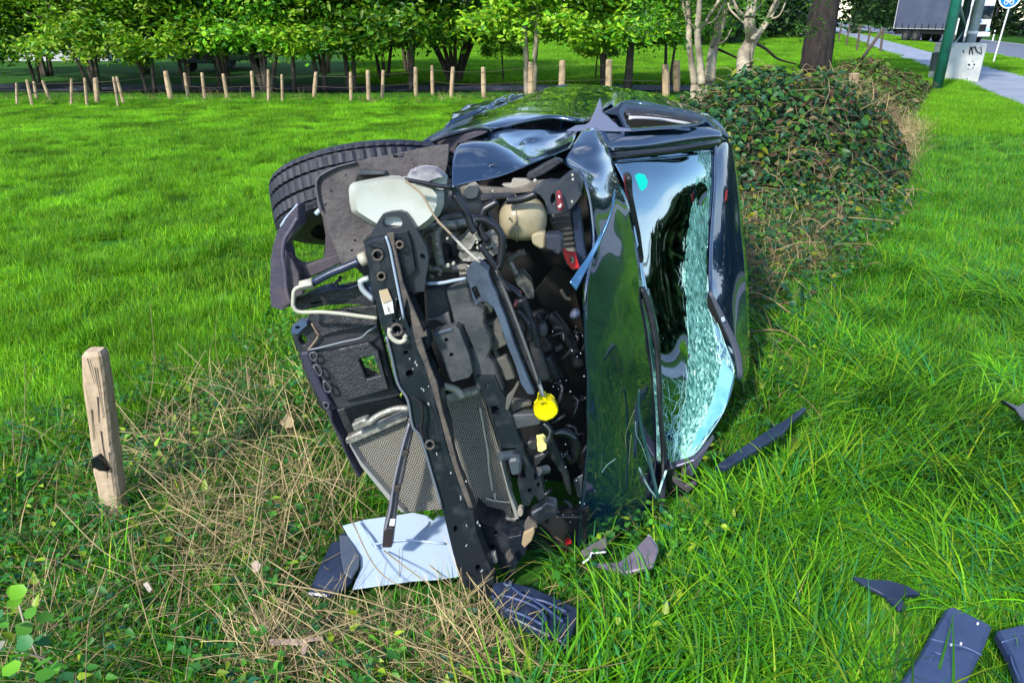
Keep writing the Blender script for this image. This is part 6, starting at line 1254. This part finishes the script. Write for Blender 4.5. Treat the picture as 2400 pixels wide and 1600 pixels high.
tube('bent_lip', [on(x, y, .14) for x, y in Z('I', '1520 560 1530 575 1560 575 1555 550')], .005, bluep, d, n=3); flat('side_wall', Z('I', '1960 760 1975 765 1930 880 1890 950 1880 930 1920 850'), .10, navyl, d, th=.05)
d = flat('fender_fragment', P_FRAG, .14, mat('violet_grey_fragment', (.12, .10, .15), .4, col2=(.20, .17, .19), vscale=8), None, th=.02, b=.004, tilt=(.3, 0)); tag(d, 'violet-grey torn fender fragment lying below the hood edge', 'fragment')
tube('rim_edge', [on(x, y, .14) for x, y in Z('E', '430 1280 470 1340 460 1380 450 1420')], .005, mat('pale_edge', (.5, .48, .5), .4), d, n=3)
d = flat('metal_bracket', Z('E', '120 1350 235 1285 240 1330 140 1372'), .12, mat('dull_bracket', (.14, .125, .12), .5), None, th=.015); tag(d, 'small dull grey strip of metal beside the torn fender fragment', 'bracket')
tube('wire_hook', [on(x, y, .12) for x, y in Z('E', '235 1358 190 1362 170 1362 160 1385 130 1408')], .004, white, d, n=4)
def lid(name, poly, z, label, lines):
    d = flat(name, poly, z, navyl, None, th=.045, b=.010, tilt=(0, -.12)); tag(d, label, 'cover')
    for s in lines: tube('moulding', [on(x, y, z + .006) for x, y in Z('J', s)], .0025, mat('line_blue', (.06, .09, .2), .4), d, n=3)
    return d
l_ = lid('plastic_cover', P_LID, .19, 'blue oblong plastic cover with embossed square lying in the grass at bottom right', ['1335 1365 1420 1385 1500 1405 1570 1440', '1345 1430 1330 1470 1310 1520', '1400 1445 1385 1490', '1350 1425 1410 1445'])
flat('embossed_square', Z('J', '1340 1430 1480 1470 1440 1540 1300 1500'), .198, mat('emboss_blue', (.028, .045, .12), .5), l_, th=.006)
for x, y in ((1430, 1390), (1475, 1385), (1552, 1293)): flat('chip', disc(*Z('J', f'{x} {y}')[0], 3, n=6), .205, white, l_, th=.003, b=0)
lid('plastic_cover', P_LID2, .17, 'dark blue plastic cover cut off by the right edge beside the oblong one', ['1700 1440 1720 1500 1760 1580', '1660 1380 1760 1350'])
d = flat('curved_trim', P_ARC, .17, navy, None, th=.015, b=.003); tag(d, 'small curved navy trim piece half sunk in the verge grass', 'trim')
b0, b1 = on(*Z('J', '345 575')[0], .08), on(*Z('J', '755 310')[0], .16)
d = flat('trim_strip', P_BAR, .16, navy, None, th=.03, b=.006); tag(d, 'long dark blue trim strip lying in the grass right of the windscreen', 'trim')
tube('strip_ridge', [on(x, y, .145) for x, y in Z('J', '400 570 540 455 690 350')], .005, navyl, d, n=3)
d = flat('shard', P_SHARD, .20, blackg, None, th=.02, b=.004); tag(d, 'black plastic shard at the right edge of the grass', 'fragment')
d = flat('red_shard', Z('5', '800 1370 820 1345 850 1370 855 1390 820 1400 805 1420'), .10, redp, None, th=.006, b=.001); tag(d, 'tiny red plastic shard in the black gap below the engine bay', 'fragment')
# dead leaves
for s, z, c, lab in [('655 990 672 968 690 985 685 1000 668 1003', .12, (.50, .38, .20), 'curled tan dead leaf beside the splash panel'), ('588 1320 600 1312 612 1322 606 1338 594 1340', .14, (.55, .42, .32), 'pinkish dead leaf on the straw right of the post'),
                     ('335 1368 345 1362 356 1380 350 1388', .12, (.60, .52, .44), 'tiny pale dead leaf below the wooden post')]:
    q = Z('P', s); d = flat('dead_leaf', q, z, mat('dead_leaf_%d' % int(c[1] * 100), c, .8, transl=.3), None, th=.002, b=0, tilt=(.3, .2)); tag(d, lab, 'leaf', 'dead leaves')
d = flat('bark_strip', Z('I', '75 905 250 905 410 885 415 905 310 920 320 940 300 1010 270 1010 285 940 180 935 90 940'), .12, mat('dry_bark', (.38, .27, .21), .8), None, th=.006); tag(d, 'pinkish dry strip of bark in the straw at the bottom', 'bark')
